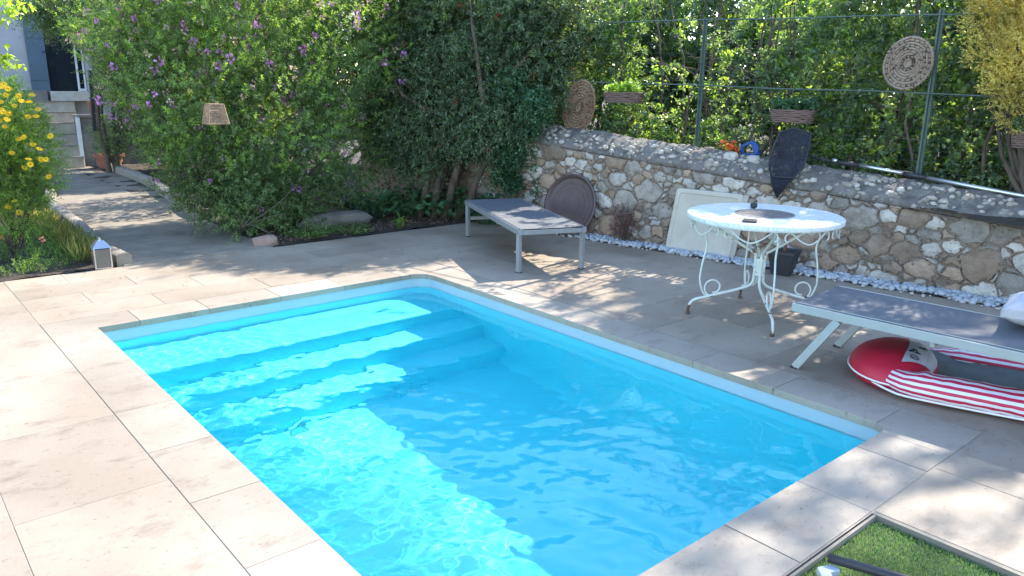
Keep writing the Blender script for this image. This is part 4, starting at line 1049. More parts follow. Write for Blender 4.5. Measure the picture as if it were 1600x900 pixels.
# small bright things behind the wall
q = on_fence(1172, 234, -.1); bx = thing('blue_crate_toy', 'blue plastic open frame lying behind the wall near the black net', 'toy', tuple(q), .4)
b = MB()
P4 = [Vector((0, -.08, -.05)), Vector((0, .09, -.06)), Vector((0, .11, .03)), Vector((0, -.03, .09)), Vector((0, -.1, .03))]
for i in range(5): b.bar(q + P4[i], q + P4[(i + 1) % 5], .03, .03)
b.bar(q + Vector((.02, -.09, -.05)), q + Vector((.02, -.02, .08)), .05, .05)
b.build('frame', BLUEP, bx, bevel=.004)
q = on_fence(1160, 202, -.15); fr = thing('orange_flower_plant', 'small plant with orange red flowers behind the wall top', 'plant', tuple(on_fence(1140, 228, -.05)))
rng = np.random.RandomState(90); P = np.array([on_fence(rng.uniform(1127, 1152), rng.uniform(224, 238), rng.uniform(-.08, .02)) for _ in range(13)])
flower_parts(rng, P, .06, 9, REDF, fr); npmesh('foliage', *shoots(rng, P - np.array([0, 0, .05]), np.tile([0, 0, 1.], (13, 1)), 7, .08, .04, .5), IVYL, fr)
q = on_fence(1108, 236, -.05); rock('sand_stone', 'rounded sandy stone sitting on the wall top beside the first post', tuple(q - Vector((0, 0, .03))), (.14, .2, .16), ST[2], 12)
q = VP(1142, 246, FB - .22, WB); rock('flat_stone', 'pale flat angular stone lying on the wall below the orange flowers', tuple(q), (.12, .17, .12), ST[0], 13)
q = VP(1177, 252, FB - .22, WB); rock('flat_stone', 'pale wedge-shaped stone on the wall top beneath the blue toy', tuple(q), (.1, .17, .13), ST[0], 14)
q = VP(1253, 262, FB - .2, WB); rock('flat_stone', 'greyish upright stone on the wall top between the net and its pole', tuple(q), (.1, .1, .13), ST[1], 15)

# ------------------------------------------------------------------ pool net and pole lying on the wall
net = thing('pool_net', 'black pool leaf net on a telescopic pole, its bag hanging over the wall', 'pool net', tuple(VP(1235, 215, FB - .3, WB)))
on = lambda px, py, o: VP(px, py, WA + .27 - o, WB)
pole = [on(1258, 243, -.05), on(1310, 254, -.05), on(1342, 258, -.08), on(1412, 271, -.08), on(1447, 278, -.08), on(1700, 325, -.08)]
MB().tube(pole[:2], .012, 8).build('neck', BLACKP, net, smooth=True)
MB().tube([pole[1], pole[2]], .024, 10).build('grip', BLACKP, net, smooth=True)
MB().tube([on(1301, 250, -.05), on(1308, 251.5, -.05)], .02, 10).build('collar', STEEL, net, smooth=True)
MB().tube([pole[2], pole[3]], .018, 10).build('pole', STEEL, net, smooth=True)
MB().tube([pole[3], pole[4]], .026, 10).build('grip', BLACKP, net, smooth=True)
MB().tube([pole[4], pole[5]], .0215, 10).build('pole', STEEL, net, smooth=True)
front = lambda px, py, o: VP(px, py, WA - o, WB)
rim = [front(1208, 230, .02), front(1218, 207, -.1), front(1240, 200, -.2), front(1268, 208, -.22), front(1262, 240, -.1), front(1256, 262, .0), front(1240, 278, .07), front(1205, 276, .07), front(1201, 255, .07)]
MB().tube(rim, .009, 7, closed=True).build('rim', BLACKP, net, smooth=True)
tipn = front(1214, 310, .075); b = MB(); nr = 7; vs = []
for k in range(nr):
    t_ = k / (nr - 1)
    for i, p_ in enumerate(rim):
        c_ = p_.lerp(tipn, t_); 
        if 0 < t_ < 1: c_ = c_ + NV * (.05 * math.sin(t_ * math.pi) * (1 if i > 4 else .3)) + Vector((0, 0, .03 * math.sin(i * 2.3 + k)))*.3
        vs.append(c_)
nn = len(rim); b.add(vs, [(k * nn + i, k * nn + (i + 1) % nn, (k + 1) * nn + (i + 1) % nn, (k + 1) * nn + i) for k in range(nr - 1) for i in range(nn)])
b.build('net_bag', NETM, net, smooth=True)
t = NETM.node_tree; tp = N(t, 'ShaderNodeBsdfTransparent'); mx = N(t, 'ShaderNodeMixShader'); tc = N(t, 'ShaderNodeTexCoord'); ck = N(t, 'ShaderNodeTexChecker'); ck.inputs['Scale'].default_value = 330; ck.inputs[1].default_value = (.28, .28, .28, 1); ck.inputs[2].default_value = (.02, .02, .02, 1); t.links.new(tc.outputs['Object'], ck.inputs['Vector']); t.links.new(ck.outputs[0], mx.inputs[0]); t.links.new(t.nodes['Principled BSDF'].outputs[0], mx.inputs[1]); t.links.new(tp.outputs[0], mx.inputs[2]); t.links.new(mx.outputs[0], t.nodes['Material Output'].inputs[0])

# ------------------------------------------------------------------ things leaning on the wall
M = None
def leaning_round():
    c = VP(892, 314, WA - .14, WB); r = .375
    root = thing('round_tray', 'large brown round tray leaning on its edge against the stone wall', 'tray', (c.x, c.y, 0))
    t_ = R_(14); nv = (NV * math.cos(t_) + Vector((0, 0, 1)) * math.sin(t_)).normalized(); up = nv.cross(YV).normalized()
    if up.z < 0: up = -up
    M = Matrix((YV, up, YV.cross(up))).transposed()
    s = 1 if (M @ Vector((0, 0, 1))).dot(NV) > 0 else -1
    cc = Vector((c.x, c.y, r * math.cos(t_) + .005)) 
    b = MB(); prof = [(.0001, .0), (r * .8, 0), (r * .86, .004), (r * .91, .03), (r * .95, .04), (r, .034), (r, .02), (r * .93, -.018), (r * .8, -.02), (.0001, -.02)]
    b.lathe([(a, z * s) for a, z in prof], 56, cc, M, caps=False); b.build('dish', TRAY, root, smooth=True, autos=40)
    b = MB()
    for rr_ in (.3, .55, .7): b.tube([cc + M @ Vector((math.cos(a) * r * rr_, math.sin(a) * r * rr_, .001 * s)) for a in np.linspace(0, 2 * math.pi, 48, endpoint=False)], .0025, 5, closed=True)
    b.build('groove_ring', TRAY, root)
leaning_round()
def leaning_slab():
    bl, br = G(1041, 389), G(1141, 405); tr = VP(1161, 301, WA - .06, WB); tl = VP(1064, 296, WA - .06, WB)
    root = thing('shower_tray', 'cream rectangular shower tray leaning against the stone wall', 'shower tray', tuple((bl + br) / 2))
    u = (br - bl); W_ = u.length; u.normalize(); v = ((tl + tr) / 2 - (bl + br) / 2); H_ = v.length; v.normalize(); nn = u.cross(v).normalized(); 
    if nn.x > 0: nn = -nn
    shear = ((tl - bl).dot(u) + (tr - br).dot(u)) / 2
    def q(a, c, o): return bl + u * a * W_ + v * c * H_ + nn * o
    b = MB()
    def rr(i0, j0, o, rad=.03, n=4):
        out = []; x0, x1, y0, y1 = i0 * W_, W_ - i0 * W_, j0 * H_, H_ - j0 * H_
        for cx, cz, a0 in ((x0 + rad, y0 + rad, 180), (x1 - rad, y0 + rad, 270), (x1 - rad, y1 - rad, 0), (x0 + rad, y1 - rad, 90)):
            for k in range(n + 1):
                a = R_(a0 + 90 * k / n); X = cx + rad * math.cos(a); Y = cz + rad * math.sin(a); out.append(bl + u * X + v * Y + nn * o)
        return out
    rings = [rr(.0, .0, 0), rr(0, 0, .035), rr(.008, .008, .042), rr(.06, .06, .042), rr(.07, .07, .032), rr(.085, .085, .03), rr(.3, .3, .022)]
    n = len(rings[0]); vs = [p for r_ in rings for p in r_]
    fs = [tuple(range(n))[::-1]] + [(k * n + i, k * n + (i + 1) % n, (k + 1) * n + (i + 1) % n, (k + 1) * n + i) for k in range(len(rings) - 1) for i in range(n)] + [tuple(range((len(rings) - 1) * n, len(rings) * n))]
    b.add(vs, fs); b.build('basin', SHOWER, root, smooth=True, autos=35)
    # the folded side rim seen at the right
    b = MB(); b.add([q(1, 0, 0), q(1.045, .01, -.03), q(1.045, .99, -.03), q(1, 1, 0), q(1, 1, .03), q(1.05, .99, .0), q(1.05, .01, .0), q(1, 0, .03)], [(0, 1, 2, 3), (4, 5, 6, 7), (1, 6, 5, 2), (0, 7, 6, 1), (3, 2, 5, 4)]); b.build('side_rim', SHOWER, root)
leaning_slab()

# ------------------------------------------------------------------ black pot on the pebbles
q = G(1222, 428); pot = thing('plant_pot', 'square black plastic plant pot with a bare stem behind the iron table', 'plant pot', (q.x, q.y, 0), .25)
def sqpot(b, c, w0, w1, h, rz):
    vs = []
    for (s, z) in ((w0, 0), (w1, h * .88), (w1 * 1.07, h * .88), (w1 * 1.07, h), (w1 * .96, h), (w1 * .92, h * .8)):
        for (x, y) in ((-1, -1), (1, -1), (1, 1), (-1, 1)):
            v = Matrix.Rotation(rz, 3, 'Z') @ Vector((x * s / 2, y * s / 2, z)); vs.append(v + Vector(c))
    fs = [(3, 2, 1, 0)] + [(4 * k + i, 4 * k + (i + 1) % 4, 4 * k + 4 + (i + 1) % 4, 4 * k + 4 + i) for k in range(5) for i in range(4)] + [(20, 21, 22, 23)]
    b.add(vs, fs)
b = MB(); sqpot(b, (q.x, q.y, 0), .17, .245, .24, .25); b.build('pot', BLACKP, pot, bevel=.003)
MB().box((q.x, q.y, .205), (.2, .2, .01), rz=.25).build('soil', SOIL, pot)
MB().tube([(q.x + .0, q.y, .2), (q.x + .01, q.y, .3), (q.x, q.y - .01, .42)], [.02, .017, .014], 7).build('stem', mat('red_brown_bark', (.2, .1, .07), (.12, .06, .045)), pot, smooth=True)

# ------------------------------------------------------------------ iron table
TC = Vector((4.145, -2.83, 0)); TH = .82; TR = .585
tab = thing('garden_table', 'round white wrought iron garden table with scrolled legs and mosaic top', 'table', tuple(TC))
b = MB(); b.lathe([(.0001, TH), (TR - .008, TH), (TR, TH - .006), (TR, TH - .03), (TR - .006, TH - .034), (TR - .03, TH - .02), (.0001, TH - .02)], 72, tuple(TC), caps=False); 
def marble():
    m, t, p = newmat('white_mosaic'); p.inputs['Roughness'].default_value = .45
    tc = N(t, 'ShaderNodeTexCoord'); v = N(t, 'ShaderNodeTexVoronoi', feature='DISTANCE_TO_EDGE'); v.inputs['Scale'].default_value = 34; t.links.new(tc.outputs['Object'], v.inputs['Vector'])
    v2 = N(t, 'ShaderNodeTexVoronoi'); v2.inputs['Scale'].default_value = 34; t.links.new(tc.outputs['Object'], v2.inputs['Vector'])
    hs = N(t, 'ShaderNodeMix', data_type='RGBA'); hs.inputs[6].default_value = (.62, .66, .66, 1); hs.inputs[7].default_value = (.78, .79, .77, 1); t.links.new(v2.outputs['Color'], hs.inputs[0])
    r = ramp(t, [(.0, (.5, .51, .5)), (.06, (1, 1, 1))]); t.links.new(v.outputs[0], r.inputs[0])
    mx = N(t, 'ShaderNodeMix', data_type='RGBA', blend_type='MULTIPLY'); mx.inputs[0].default_value = .7; t.links.new(hs.outputs[2], mx.inputs[6]); t.links.new(r.outputs[0], mx.inputs[7]); t.links.new(mx.outputs[2], p.inputs['Base Color'])
    return m
b.build('tabletop', marble(), tab, smooth=True, autos=30)
b = MB(); b.lathe([(.0001, TH + .003), (.215, TH + .003), (.215, TH - .003), (.0001, TH - .003)], 48, tuple(TC), caps=False); b.build('centre_medallion', mat('dark_mosaic', (.13, .11, .105), (.06, .055, .055), scale=42, rough=.5, third=(.3, .27, .25)), tab)
b = MB(); b.tube([TC + Vector((math.cos(a) * .222, math.sin(a) * .222, TH + .002)) for a in np.linspace(0, 2 * math.pi, 48, endpoint=False)], .004, 6, closed=True); b.build('medallion_ring', mat('grey_mosaic', (.3, .29, .28), (.2, .19, .19)), tab)
def spiral(c, d, up, r0, turns, start, sgn=1, n=26, decay=.8):
    """flat scroll in the plane d/up round c"""
    return [c + d * (math.cos(start + sgn * 2 * math.pi * turns * i / n) * r0 * (1 - decay * i / n)) + up * (math.sin(start + sgn * 2 * math.pi * turns * i / n) * r0 * (1 - decay * i / n)) for i in range(n + 1)]
def smooth_pts(P, n=6):
    out = []; P = [Vector(p) for p in P]
    for i in range(len(P) - 1):
        p0 = P[max(i - 1, 0)]; p1 = P[i]; p2 = P[i + 1]; p3 = P[min(i + 2, len(P) - 1)]
        for k in range(n):
            t_ = k / n; out.append(.5 * ((2 * p1) + (p2 - p0) * t_ + (2 * p0 - 5 * p1 + 4 * p2 - p3) * t_ ** 2 + (3 * p1 - p0 - 3 * p2 + p3) * t_ ** 3))
    return out + [P[-1]]
Z = Vector((0, 0, 1))
for k in range(4):
    a = R_(45 + 90 * k + 1); d = Vector((math.cos(a), math.sin(a), 0))
    q_ = lambda r, z: TC + d * r + Z * z
    leg = MB(); leg.tube(smooth_pts([q_(.50, TH - .03), q_(.42, .745), q_(.12, .555), q_(.045, .51), q_(.036, .46), q_(.036, .32), q_(.05, .265), q_(.12, .225), q_(.40, .145), q_(.50, .11), q_(.53, .05), q_(.53, .012)], 5), .0115, 8)
    leg.lathe([(.016, 0), (.018, .004), (.016, .02), (.01, .022)], 10, tuple(q_(.53, 0)))
    leg.build('leg', RUST, tab, smooth=True)
    # long S scroll outside the leg
    s = MB(); low = spiral(q_(.335, .215), d, Z, .068, 1.05, R_(-62), 1, 22, .55)
    s.tube(smooth_pts([q_(.40, .66), q_(.45, .60), q_(.425, .5), q_(.385, .38), q_(.385, .26)][:3], 4)[:0] + smooth_pts([q_(.405, .715), q_(.44, .66), q_(.42, .56), q_(.445, .42), q_(.455, .28), q_(.42, .175), q_(.37, .155)], 5), .0075, 7)
    s.tube(spiral(q_(.345, .225), d, Z, .075, .95, R_(-65), -1 if False else 1, 22, .45)[::1], .007, 7)
    s.tube(spiral(q_(.375, .70), d, Z, .05, .9, R_(20), 1, 16, .5), .0065, 7)
    s.build('scroll', RUST, tab, smooth=True)
# sagging apron scrolls between the legs, under the rim
for k in range(8):
    a0 = R_(45 + 45 * k + 2); a1 = R_(45 + 45 * k + 43)
    def ap(t_, dz, r=TR - .035): a = a0 + (a1 - a0) * t_; return TC + Vector((math.cos(a) * r, math.sin(a) * r, TH - .03 + dz))
    s = MB(); s.tube(smooth_pts([ap(.07, -.085), ap(.02, -.07), ap(.03, -.035), ap(.12, -.02), ap(.3, -.075), ap(.5, -.105), ap(.7, -.075), ap(.88, -.02), ap(.97, -.035), ap(.98, -.07), ap(.93, -.085)], 4), .0062, 6)
    s.build('apron_scroll', PAINT, tab, smooth=True)
b = MB(); b.lathe([(.03, .33), (.042, .335), (.042, .36), (.03, .365), (.03, .44), (.042, .445), (.042, .47), (.03, .475)], 18, tuple(TC)); b.build('hub', PAINT, tab, smooth=True, autos=30)
b = MB(); b.tube([TC + Vector((math.cos(a) * (TR - .012), math.sin(a) * (TR - .012), TH - .036)) for a in np.linspace(0, 2 * math.pi, 64, endpoint=False)], .009, 6, closed=True); b.build('rim_ring', PAINT, tab, smooth=True)
# things on the table
q = G(1172, 345, TH + .006); ash = MB(); ash.box((q.x, q.y, TH + .0085), (.115, .1, .011), rz=.5); o = ash.build('square_tray', mat('dark_slate', (.06, .05, .045), (.035, .03, .028), scale=30), bevel=.002); tag(o, 'small dark square slate lying near the front rim of the iron table', 'coaster')
q = G(1178, 320, TH + .03); kb = thing('black_knob', 'small black round knob standing on the far rim of the iron table', 'knob', (q.x, q.y, TH))
b = MB(); b.lathe([(.012, 0), (.022, .006), (.03, .022), (.026, .04), (.012, .05)], 16, (q.x, q.y, TH)); b.build('knob', BLACKP, kb, smooth=True)

# ------------------------------------------------------------------ loungers
def lounger(name, label, FL, u, Lg, Wd, zt, slant, m, group):
    u = Vector((u[0], u[1], 0)).normalized(); v = Vector((u.y, -u.x, 0)); FL = Vector((FL[0], FL[1], 0))
    root = thing(name, label, 'sun lounger', tuple(FL + u * Lg / 2 + v * Wd / 2), 0, group)
    q = lambda a, c, z: FL + u * a + v * c + Z * z
    rh = .055
    for c in (.02, Wd - .02): MB().bar(q(0, c, zt - rh / 2), q(Lg, c, zt - rh / 2), .04, rh).build('side_rail', m, root, bevel=.004)
    for a in (.02, Lg - .02): MB().bar(q(a, .042, zt - rh / 2 - .003), q(a, Wd - .042, zt - rh / 2 - .003), .035, rh - .01).build('end_rail', m, root, bevel=.004)
    for (a, s) in ((.05 if not slant else .30, -1), (Lg - .06 if not slant else Lg - .30, 1)):
        for c in (.022, Wd - .022):
            off = .0 if not slant else .24
            MB().bar(q(a, c, zt - rh - .0), q(a + s * off, c, .006), .038, .05 if slant else .045).build('leg', m, root, bevel=.003)
            MB().box(tuple(q(a + s * off, c, .004)), (.05, .05, .008)).build('foot', BLACKP, root)
    MB().bar(q(Lg - .12, .04, zt - .2), q(Lg - .12, Wd - .04, zt - .2), .02, .04).build('cross_bar', m, root)
    MB().bar(q(Lg * .42, .04, zt - rh - .02), q(Lg * .42, Wd - .04, zt - rh - .02), .025, .03).build('cross_bar', m, root)
    b = MB(); n1, n2 = 26, 8; vs = []
    for i in range(n1 + 1):
        for k in range(n2 + 1):
            a = .012 + (Lg - .024) * i / n1; c = .012 + (Wd - .024) * k / n2
            sag = .022 * math.sin(math.pi * k / n2) * math.sin(math.pi * min(1, max(0, i / n1)))
            vs.append(q(a, c, zt + .003 - sag))
    nb = len(vs); vs += [x - Z * .003 for x in vs]
    fs = [(i * (n2 + 1) + k, (i + 1) * (n2 + 1) + k, (i + 1) * (n2 + 1) + k + 1, i * (n2 + 1) + k + 1) for i in range(n1) for k in range(n2)]
    fs += [tuple(x + nb for x in f[::-1]) for f in fs]
    b.add(vs, fs); b.build('sling', SLING, root, smooth=True)
    for c in (.026, Wd - .026): MB().tube([q(.02, c, zt + .004), q(Lg - .02, c, zt + .004)], .004, 5).build('piping', m, root)
    return root, q
lg = 'sun loungers on the patio'
lounger('sun_lounger', 'slate grey sling sun lounger standing near the back of the patio by the wall', (3.55, -.62), (.38, .925), 2.02, .7, .43, False, ALU, lg)
_, ql = lounger('sun_lounger', 'sun lounger with slanted pale grey legs, standing over the striped inflatable', (3.96, -3.57), (.06, -1), 2.0, .68, .43, True, ALUL, lg)
pc = Vector((3.96, -4.79, .44)); pil = thing('pillow', 'crumpled white pillow on the lounger with slanted legs', 'pillow', tuple(pc))
import bmesh
def cushion(c, d, rz, seed, sub=4, crease=.12):
    bm = bmesh.new(); bmesh.ops.create_cube(bm, size=2); bmesh.ops.subdivide_edges(bm, edges=bm.edges[:], cuts=14, use_grid_fill=True)
    for v in bm.verts:
        p = v.co; e = (max(abs(p.x), abs(p.y))); th = max(0.05, (1 - abs(p.x) ** 3) * (1 - abs(p.y) ** 3)) ** .45
        p.z *= th; nz = mnoise.noise(Vector((p.x * 2.4 + seed, p.y * 2.4, p.z))) + .5 * mnoise.noise(Vector((p.x * 6 + seed, p.y * 6, p.z)))
        p.z += nz * crease * (1 if p.z > 0 else 0); p.x *= 1 - .06 * (1 - abs(p.y)); p.y *= 1 - .06 * (1 - abs(p.x))
    MR = Matrix.Rotation(rz, 3, 'Z')
    out = [MR @ Vector((v.co.x * d[0] / 2, v.co.y * d[1] / 2, v.co.z * d[2] / 2)) + Vector(c) for v in bm.verts]
    fs = [tuple(v.index for v in f.verts) for f in bm.faces]; bm.free(); return out, fs
vs, fs = cushion(pc + Z * .085, (.38, .36, .17), .2, 2, crease=.3); MB().add(vs, fs).build('cover', WHITEF, pil, smooth=True)

# ------------------------------------------------------------------ inflatable lounger mat
def stripes():
    m, t, p = newmat('red_white_stripes'); p.inputs['Roughness'].default_value = .5
    uv = N(t, 'ShaderNodeAttribute', attribute_name='stripe'); sp = N(t, 'ShaderNodeSeparateXYZ'); t.links.new(uv.outputs['Vector'], sp.inputs[0])
    fr_ = N(t, 'ShaderNodeMath', operation='FRACT'); t.links.new(sp.outputs[0], fr_.inputs[0])
    gt = N(t, 'ShaderNodeMath', operation='GREATER_THAN'); gt.inputs[1].default_value = .5; t.links.new(fr_.outputs[0], gt.inputs[0])
    mx = N(t, 'ShaderNodeMix', data_type='RGBA'); t.links.new(gt.outputs[0], mx.inputs[0]); mx.inputs[6].default_value = (.72, .70, .74, 1); mx.inputs[7].default_value = (.50, .02, .065, 1)
    t.links.new(mx.outputs[2], p.inputs['Base Color']); return m
STR = stripes()
inf = thing('inflatable_mat', 'red and white striped inflatable pool mat with a round red headrest', 'inflatable', (3.95, -4.4, 0))
def softtube(name, pts, rad, m, flat=.7, seg=20, nst=6, stripe=True, wr=.012, seed=0, kx=0):
    pts = [Vector(p) for p in pts]; n = len(pts); vs = []; at = []; rs_ = rad if isinstance(rad, list) else [rad] * n
    for i in range(n):
        d = (pts[min(i + 1, n - 1)] - pts[max(i - 1, 0)]).normalized(); x = d.cross(Z).normalized(); y = x.cross(d)
        for k in range(seg):
            a = 2 * math.pi * k / seg; w_ = 1 + wr / rs_[i] * mnoise.noise(Vector((i * .9, math.cos(a) * 1.5, math.sin(a) * 1.5 + seed)))
            vs.append(pts[i] + x * math.cos(a) * rs_[i] * w_ + y * math.sin(a) * rs_[i] * flat * w_)
            at.append((k / seg * nst * 2 + kx * i / n, 0, 0))
    fs = [(i * seg + k, i * seg + (k + 1) % seg, (i + 1) * seg + (k + 1) % seg, (i + 1) * seg + k) for i in range(n - 1) for k in range(seg)] + [tuple(range(seg))[::-1], tuple(range((n - 1) * seg, n * seg))]
    o = MB().add(vs, fs).build(name, m, inf, smooth=True)
    if stripe:
        A = o.data.attributes.new('stripe', 'FLOAT_VECTOR', 'CORNER'); vals = []
        for pl in o.data.polygons:
            vi = list(pl.vertices); ks = [v % seg for v in vi]; wrap = (max(ks) - min(ks)) > seg / 2
            for v, k in zip(vi, ks):
                kk = k + seg if (wrap and k < seg / 2) else k; vals += [kk / seg * nst + kx * (v // seg) / n, 0, 0]
        A.data.foreach_set('vector', vals)
    return o
U = Vector((.33, -.944, 0)).normalized(); Vv = Vector((.944, .33, 0)).normalized()
O = Vector((3.37, -4.27, 0))
iq = lambda a, c, z: O + U * a + Vv * c + Z * z
n = 44
near = [iq(-.1 + 1.9 * i / n, (-.03 + .0 * i / n) + .22 * max(0, 1 - i / 5) ** 2, .085) for i in range(n + 1)]
softtube('side_tube', near, [.02 + .09 * min(1, (i + 1) / 7) ** .6 for i in range(n + 1)], STR, .75, 28, 14, True, .014, 1, 1.2)
farp = [iq(.12 + 1.7 * i / n, .70 - .0 * i, .07) for i in range(n + 1)]
softtube('side_tube', farp, [.03 + .055 * min(1, (i + 1) / 6) for i in range(n + 1)], STR, .75, 28, 11, True, .012, 4, .8)
# red headrest
def topz(a, c):
    da = (a - .0) / (.29 if a < 0 else .22); dc = (c - .33) / .38; rho = math.sqrt(da * da + dc * dc)
    return .065 + .15 * math.sqrt(max(0, 1 - min(1, rho) ** 2.4)) + .006 * mnoise.noise(Vector((a * 9, c * 9, 2)))
b = MB(); nR, nA = 14, 40; vs = []
for sgn in (1, -1):
    for i in range(nR + 1):
        for k in range(nA):
            th = 2 * math.pi * k / nA; r_ = math.sin(math.pi / 2 * i / nR); ca_, sa_ = math.cos(th), math.sin(th)
            a = (.29 if ca_ < 0 else .22) * ca_ * r_; c = .33 + .38 * sa_ * r_; z = topz(a, c)
            vs.append(iq(a, c, z if sgn > 0 else max(.006, .13 - z * .85)))
fs = []
for sgn in (0, 1):
    o_ = sgn * (nR + 1) * nA
    for i in range(nR):
        for k in range(nA):
            f_ = (o_ + i * nA + k, o_ + i * nA + (k + 1) % nA, o_ + (i + 1) * nA + (k + 1) % nA, o_ + (i + 1) * nA + k); fs.append(f_[::-1] if not sgn else f_)
for k in range(nA): fs.append((nR * nA + k, nR * nA + (k + 1) % nA, (2 * nR + 1) * nA + (k + 1) % nA, (2 * nR + 1) * nA + k))
head = MB().add(vs, fs).build('headrest', REDV, inf, smooth=True)
b = MB(); b.tube([iq((.29 if math.cos(t_) < 0 else .22) * math.cos(t_) * 1.01, .33 + .385 * math.sin(t_), .066) for t_ in np.linspace(R_(100), R_(285), 26)], .006, 6); b.build('seam', WHITE, inf, smooth=True)
PM = mat('printed_panel', (.52, .52, .58), (.44, .44, .5), scale=6, rough=.6)
b = MB(); g1, g2 = 10, 14; W2 = []
for i in range(g1 + 1):
    for k in range(g2 + 1):
        a = .02 + .17 * i / g1; c = .33 + (.52 * k / g2 - .26) * (1 - .35 * i / g1); a += .02 * math.sin(math.pi * k / g2)
        W2.append(iq(a, c, topz(a, c) + .004))
b.add(W2, [(i * (g2 + 1) + k, i * (g2 + 1) + k + 1, (i + 1) * (g2 + 1) + k + 1, (i + 1) * (g2 + 1) + k) for i in range(g1) for k in range(g2)]); pan = b.build('warning_panel', PM, inf, smooth=True)
INK = mat('black_ink', (.02, .02, .03), (.015, .015, .02))
b = MB()
def onp(a, c, o=.009): return iq(a, c, topz(a, c) + o)
ca, cc_ = .085, .155
b.tube([onp(ca + .024 * math.cos(t_), cc_ + .024 * math.sin(t_)) for t_ in np.linspace(0, 2 * math.pi, 20, endpoint=False)], .0022, 4, closed=True)
b.tube([onp(ca - .017, cc_ - .017), onp(ca + .017, cc_ + .017)], .002, 4)
for (a_, c_) in ((.06, .215), (.075, .245), (.095, .22), (.11, .33), (.13, .36)):
    b.tube([onp(a_ - .012, c_ - .008), onp(a_ + .006, c_), onp(a_ - .004, c_ + .012)], .004, 4); b.tube([onp(a_ + .016, c_ - .006), onp(a_ + .01, c_ + .008)], .0035, 4)
for k in range(5): b.tube([onp(.155, .2 + k * .05, .006), onp(.157, .225 + k * .05, .006)], .0013, 3)
b.build('warning_symbols', INK, pan, kind='stuff')
# sagging dark mesh in the middle and a red foot edge
b = MB(); vs = []; g1, g2 = 36, 16
for i in range(g1 + 1):
    for k in range(g2 + 1):
        a = .13 + 1.62 * i / g1; c = .04 + .63 * k / g2; s = math.sin(math.pi * k / g2)
        z = .10 - .075 * s + .012 * mnoise.noise(Vector((a * 6, c * 14, 3))) * s + (.07 * max(0, 1 - i / 5) * s) + .01 * math.sin(c * 38 + a * 5) * max(0, 1 - i / 12)
        vs.append(iq(a, c, z))
b.add(vs, [(i * (g2 + 1) + k, i * (g2 + 1) + k + 1, (i + 1) * (g2 + 1) + k + 1, (i + 1) * (g2 + 1) + k) for i in range(g1) for k in range(g2)])
b.build('mesh_bed', mat('dark_green_mesh', (.075, .095, .09), (.05, .065, .065), scale=14, rough=.6), inf, smooth=True)
b = MB(); b.tube(smooth_pts([iq(-.12, -.0, .05), iq(-.02, -.08, .042), iq(.1, -.115, .035), iq(.5, -.12, .03), iq(1.1, -.12, .03), iq(1.8, -.12, .03)], 8), .007, 6); b.build('seam_edge', WHITE, inf, smooth=True)
q = iq(.33, .69, .125); b = MB(); b.lathe([(.03, 0), (.03, .006), (.02, .008)], 14, tuple(q)); b.lathe([(.012, .006), (.012, .02)], 10, tuple(q)); b.build('valve', WHITE, inf)

# ------------------------------------------------------------------ lantern at the path corner
q = G(163, 419); lan = thing('lantern', 'small steel lantern with a pyramid roof standing between flower bed and path', 'lantern', (q.x, q.y + .04, 0), .25)
W = .14; Hh = .2; lc = Vector((q.x, q.y + .04, 0)); MR = Matrix.Rotation(-.1, 3, 'Z'); lq = lambda x, y, z: lc + MR @ Vector((x, y, z))
b = MB()
for x in (-1, 1):
    for y in (-1, 1): b.bar(lq(x * W / 2, y * W / 2, .01), lq(x * W / 2, y * W / 2, Hh), .013, .013)
b.build('frame', CHROME, lan)
b = MB(); b.box(lq(0, 0, .006), (W + .014, W + .014, .012), M=MR); b.build('base', CHROME, lan)
b = MB()
for (x, y, a, c) in ((0, -1, W, .002), (0, 1, W, .002), (-1, 0, .002, W), (1, 0, .002, W)): b.box(lq(x * W / 2, y * W / 2, Hh / 2), (a - .014 if a > .01 else a, c - .014 if c > .01 else c, Hh - .02), M=MR)
b.build('pane', mat('frosted_pane', (.15, .145, .13), (.11, .105, .095), scale=5, rough=.25), lan)
b = MB(); e = W / 2 + .014; f_ = .028
b.add([lq(-e, -e, Hh), lq(e, -e, Hh), lq(e, e, Hh), lq(-e, e, Hh), lq(-f_, -f_, Hh + .07), lq(f_, -f_, Hh + .07), lq(f_, f_, Hh + .07), lq(-f_, f_, Hh + .07)], [(3, 2, 1, 0), (4, 5, 6, 7), (0, 1, 5, 4), (1, 2, 6, 5), (2, 3, 7, 6), (3, 0, 4, 7)])
b.build('roof', CHROME, lan); b = MB(); b.lathe([(.022, Hh + .07), (.022, Hh + .085), (.03, Hh + .088), (.004, Hh + .1)], 14, tuple(lc)); b.build('finial', CHROME, lan, smooth=True, autos=30)

# ------------------------------------------------------------------ rattan lampshade in the shrub
q = VY(336, 178, 2.35); ls_ = thing('rattan_lampshade', 'square tapered rattan lampshade hanging in the flowering shrub', 'lampshade', tuple(q))
h = .2; w0, w1 = .145, .21; b = MB()
def ring(wd, z): return [q + Vector((x * wd / 2, y * wd / 2, z)) for x, y in ((-1, -1), (1, -1), (1, 1), (-1, 1))]
for k in range(13):
    z = h / 2 - h * k / 12; b.tube(ring(w0 + (w1 - w0) * k / 12, z), .0045 if k not in (0, 4, 8, 12) else .007, 5, closed=True)
for s in range(4):
    A, B_ = ring(w0, h / 2), ring(w1, -h / 2)
    for k in range(9): t_ = k / 9; b.tube([A[s].lerp(A[(s + 1) % 4], t_), B_[s].lerp(B_[(s + 1) % 4], t_)], .0032 if k else .006, 4)
b.build('weave', RATTAN, ls_, kind='stuff'); MB().tube([q + Z * h / 2, q + Z * (h / 2 + .5)], .002, 4).build('cord', BLACKP, ls_)

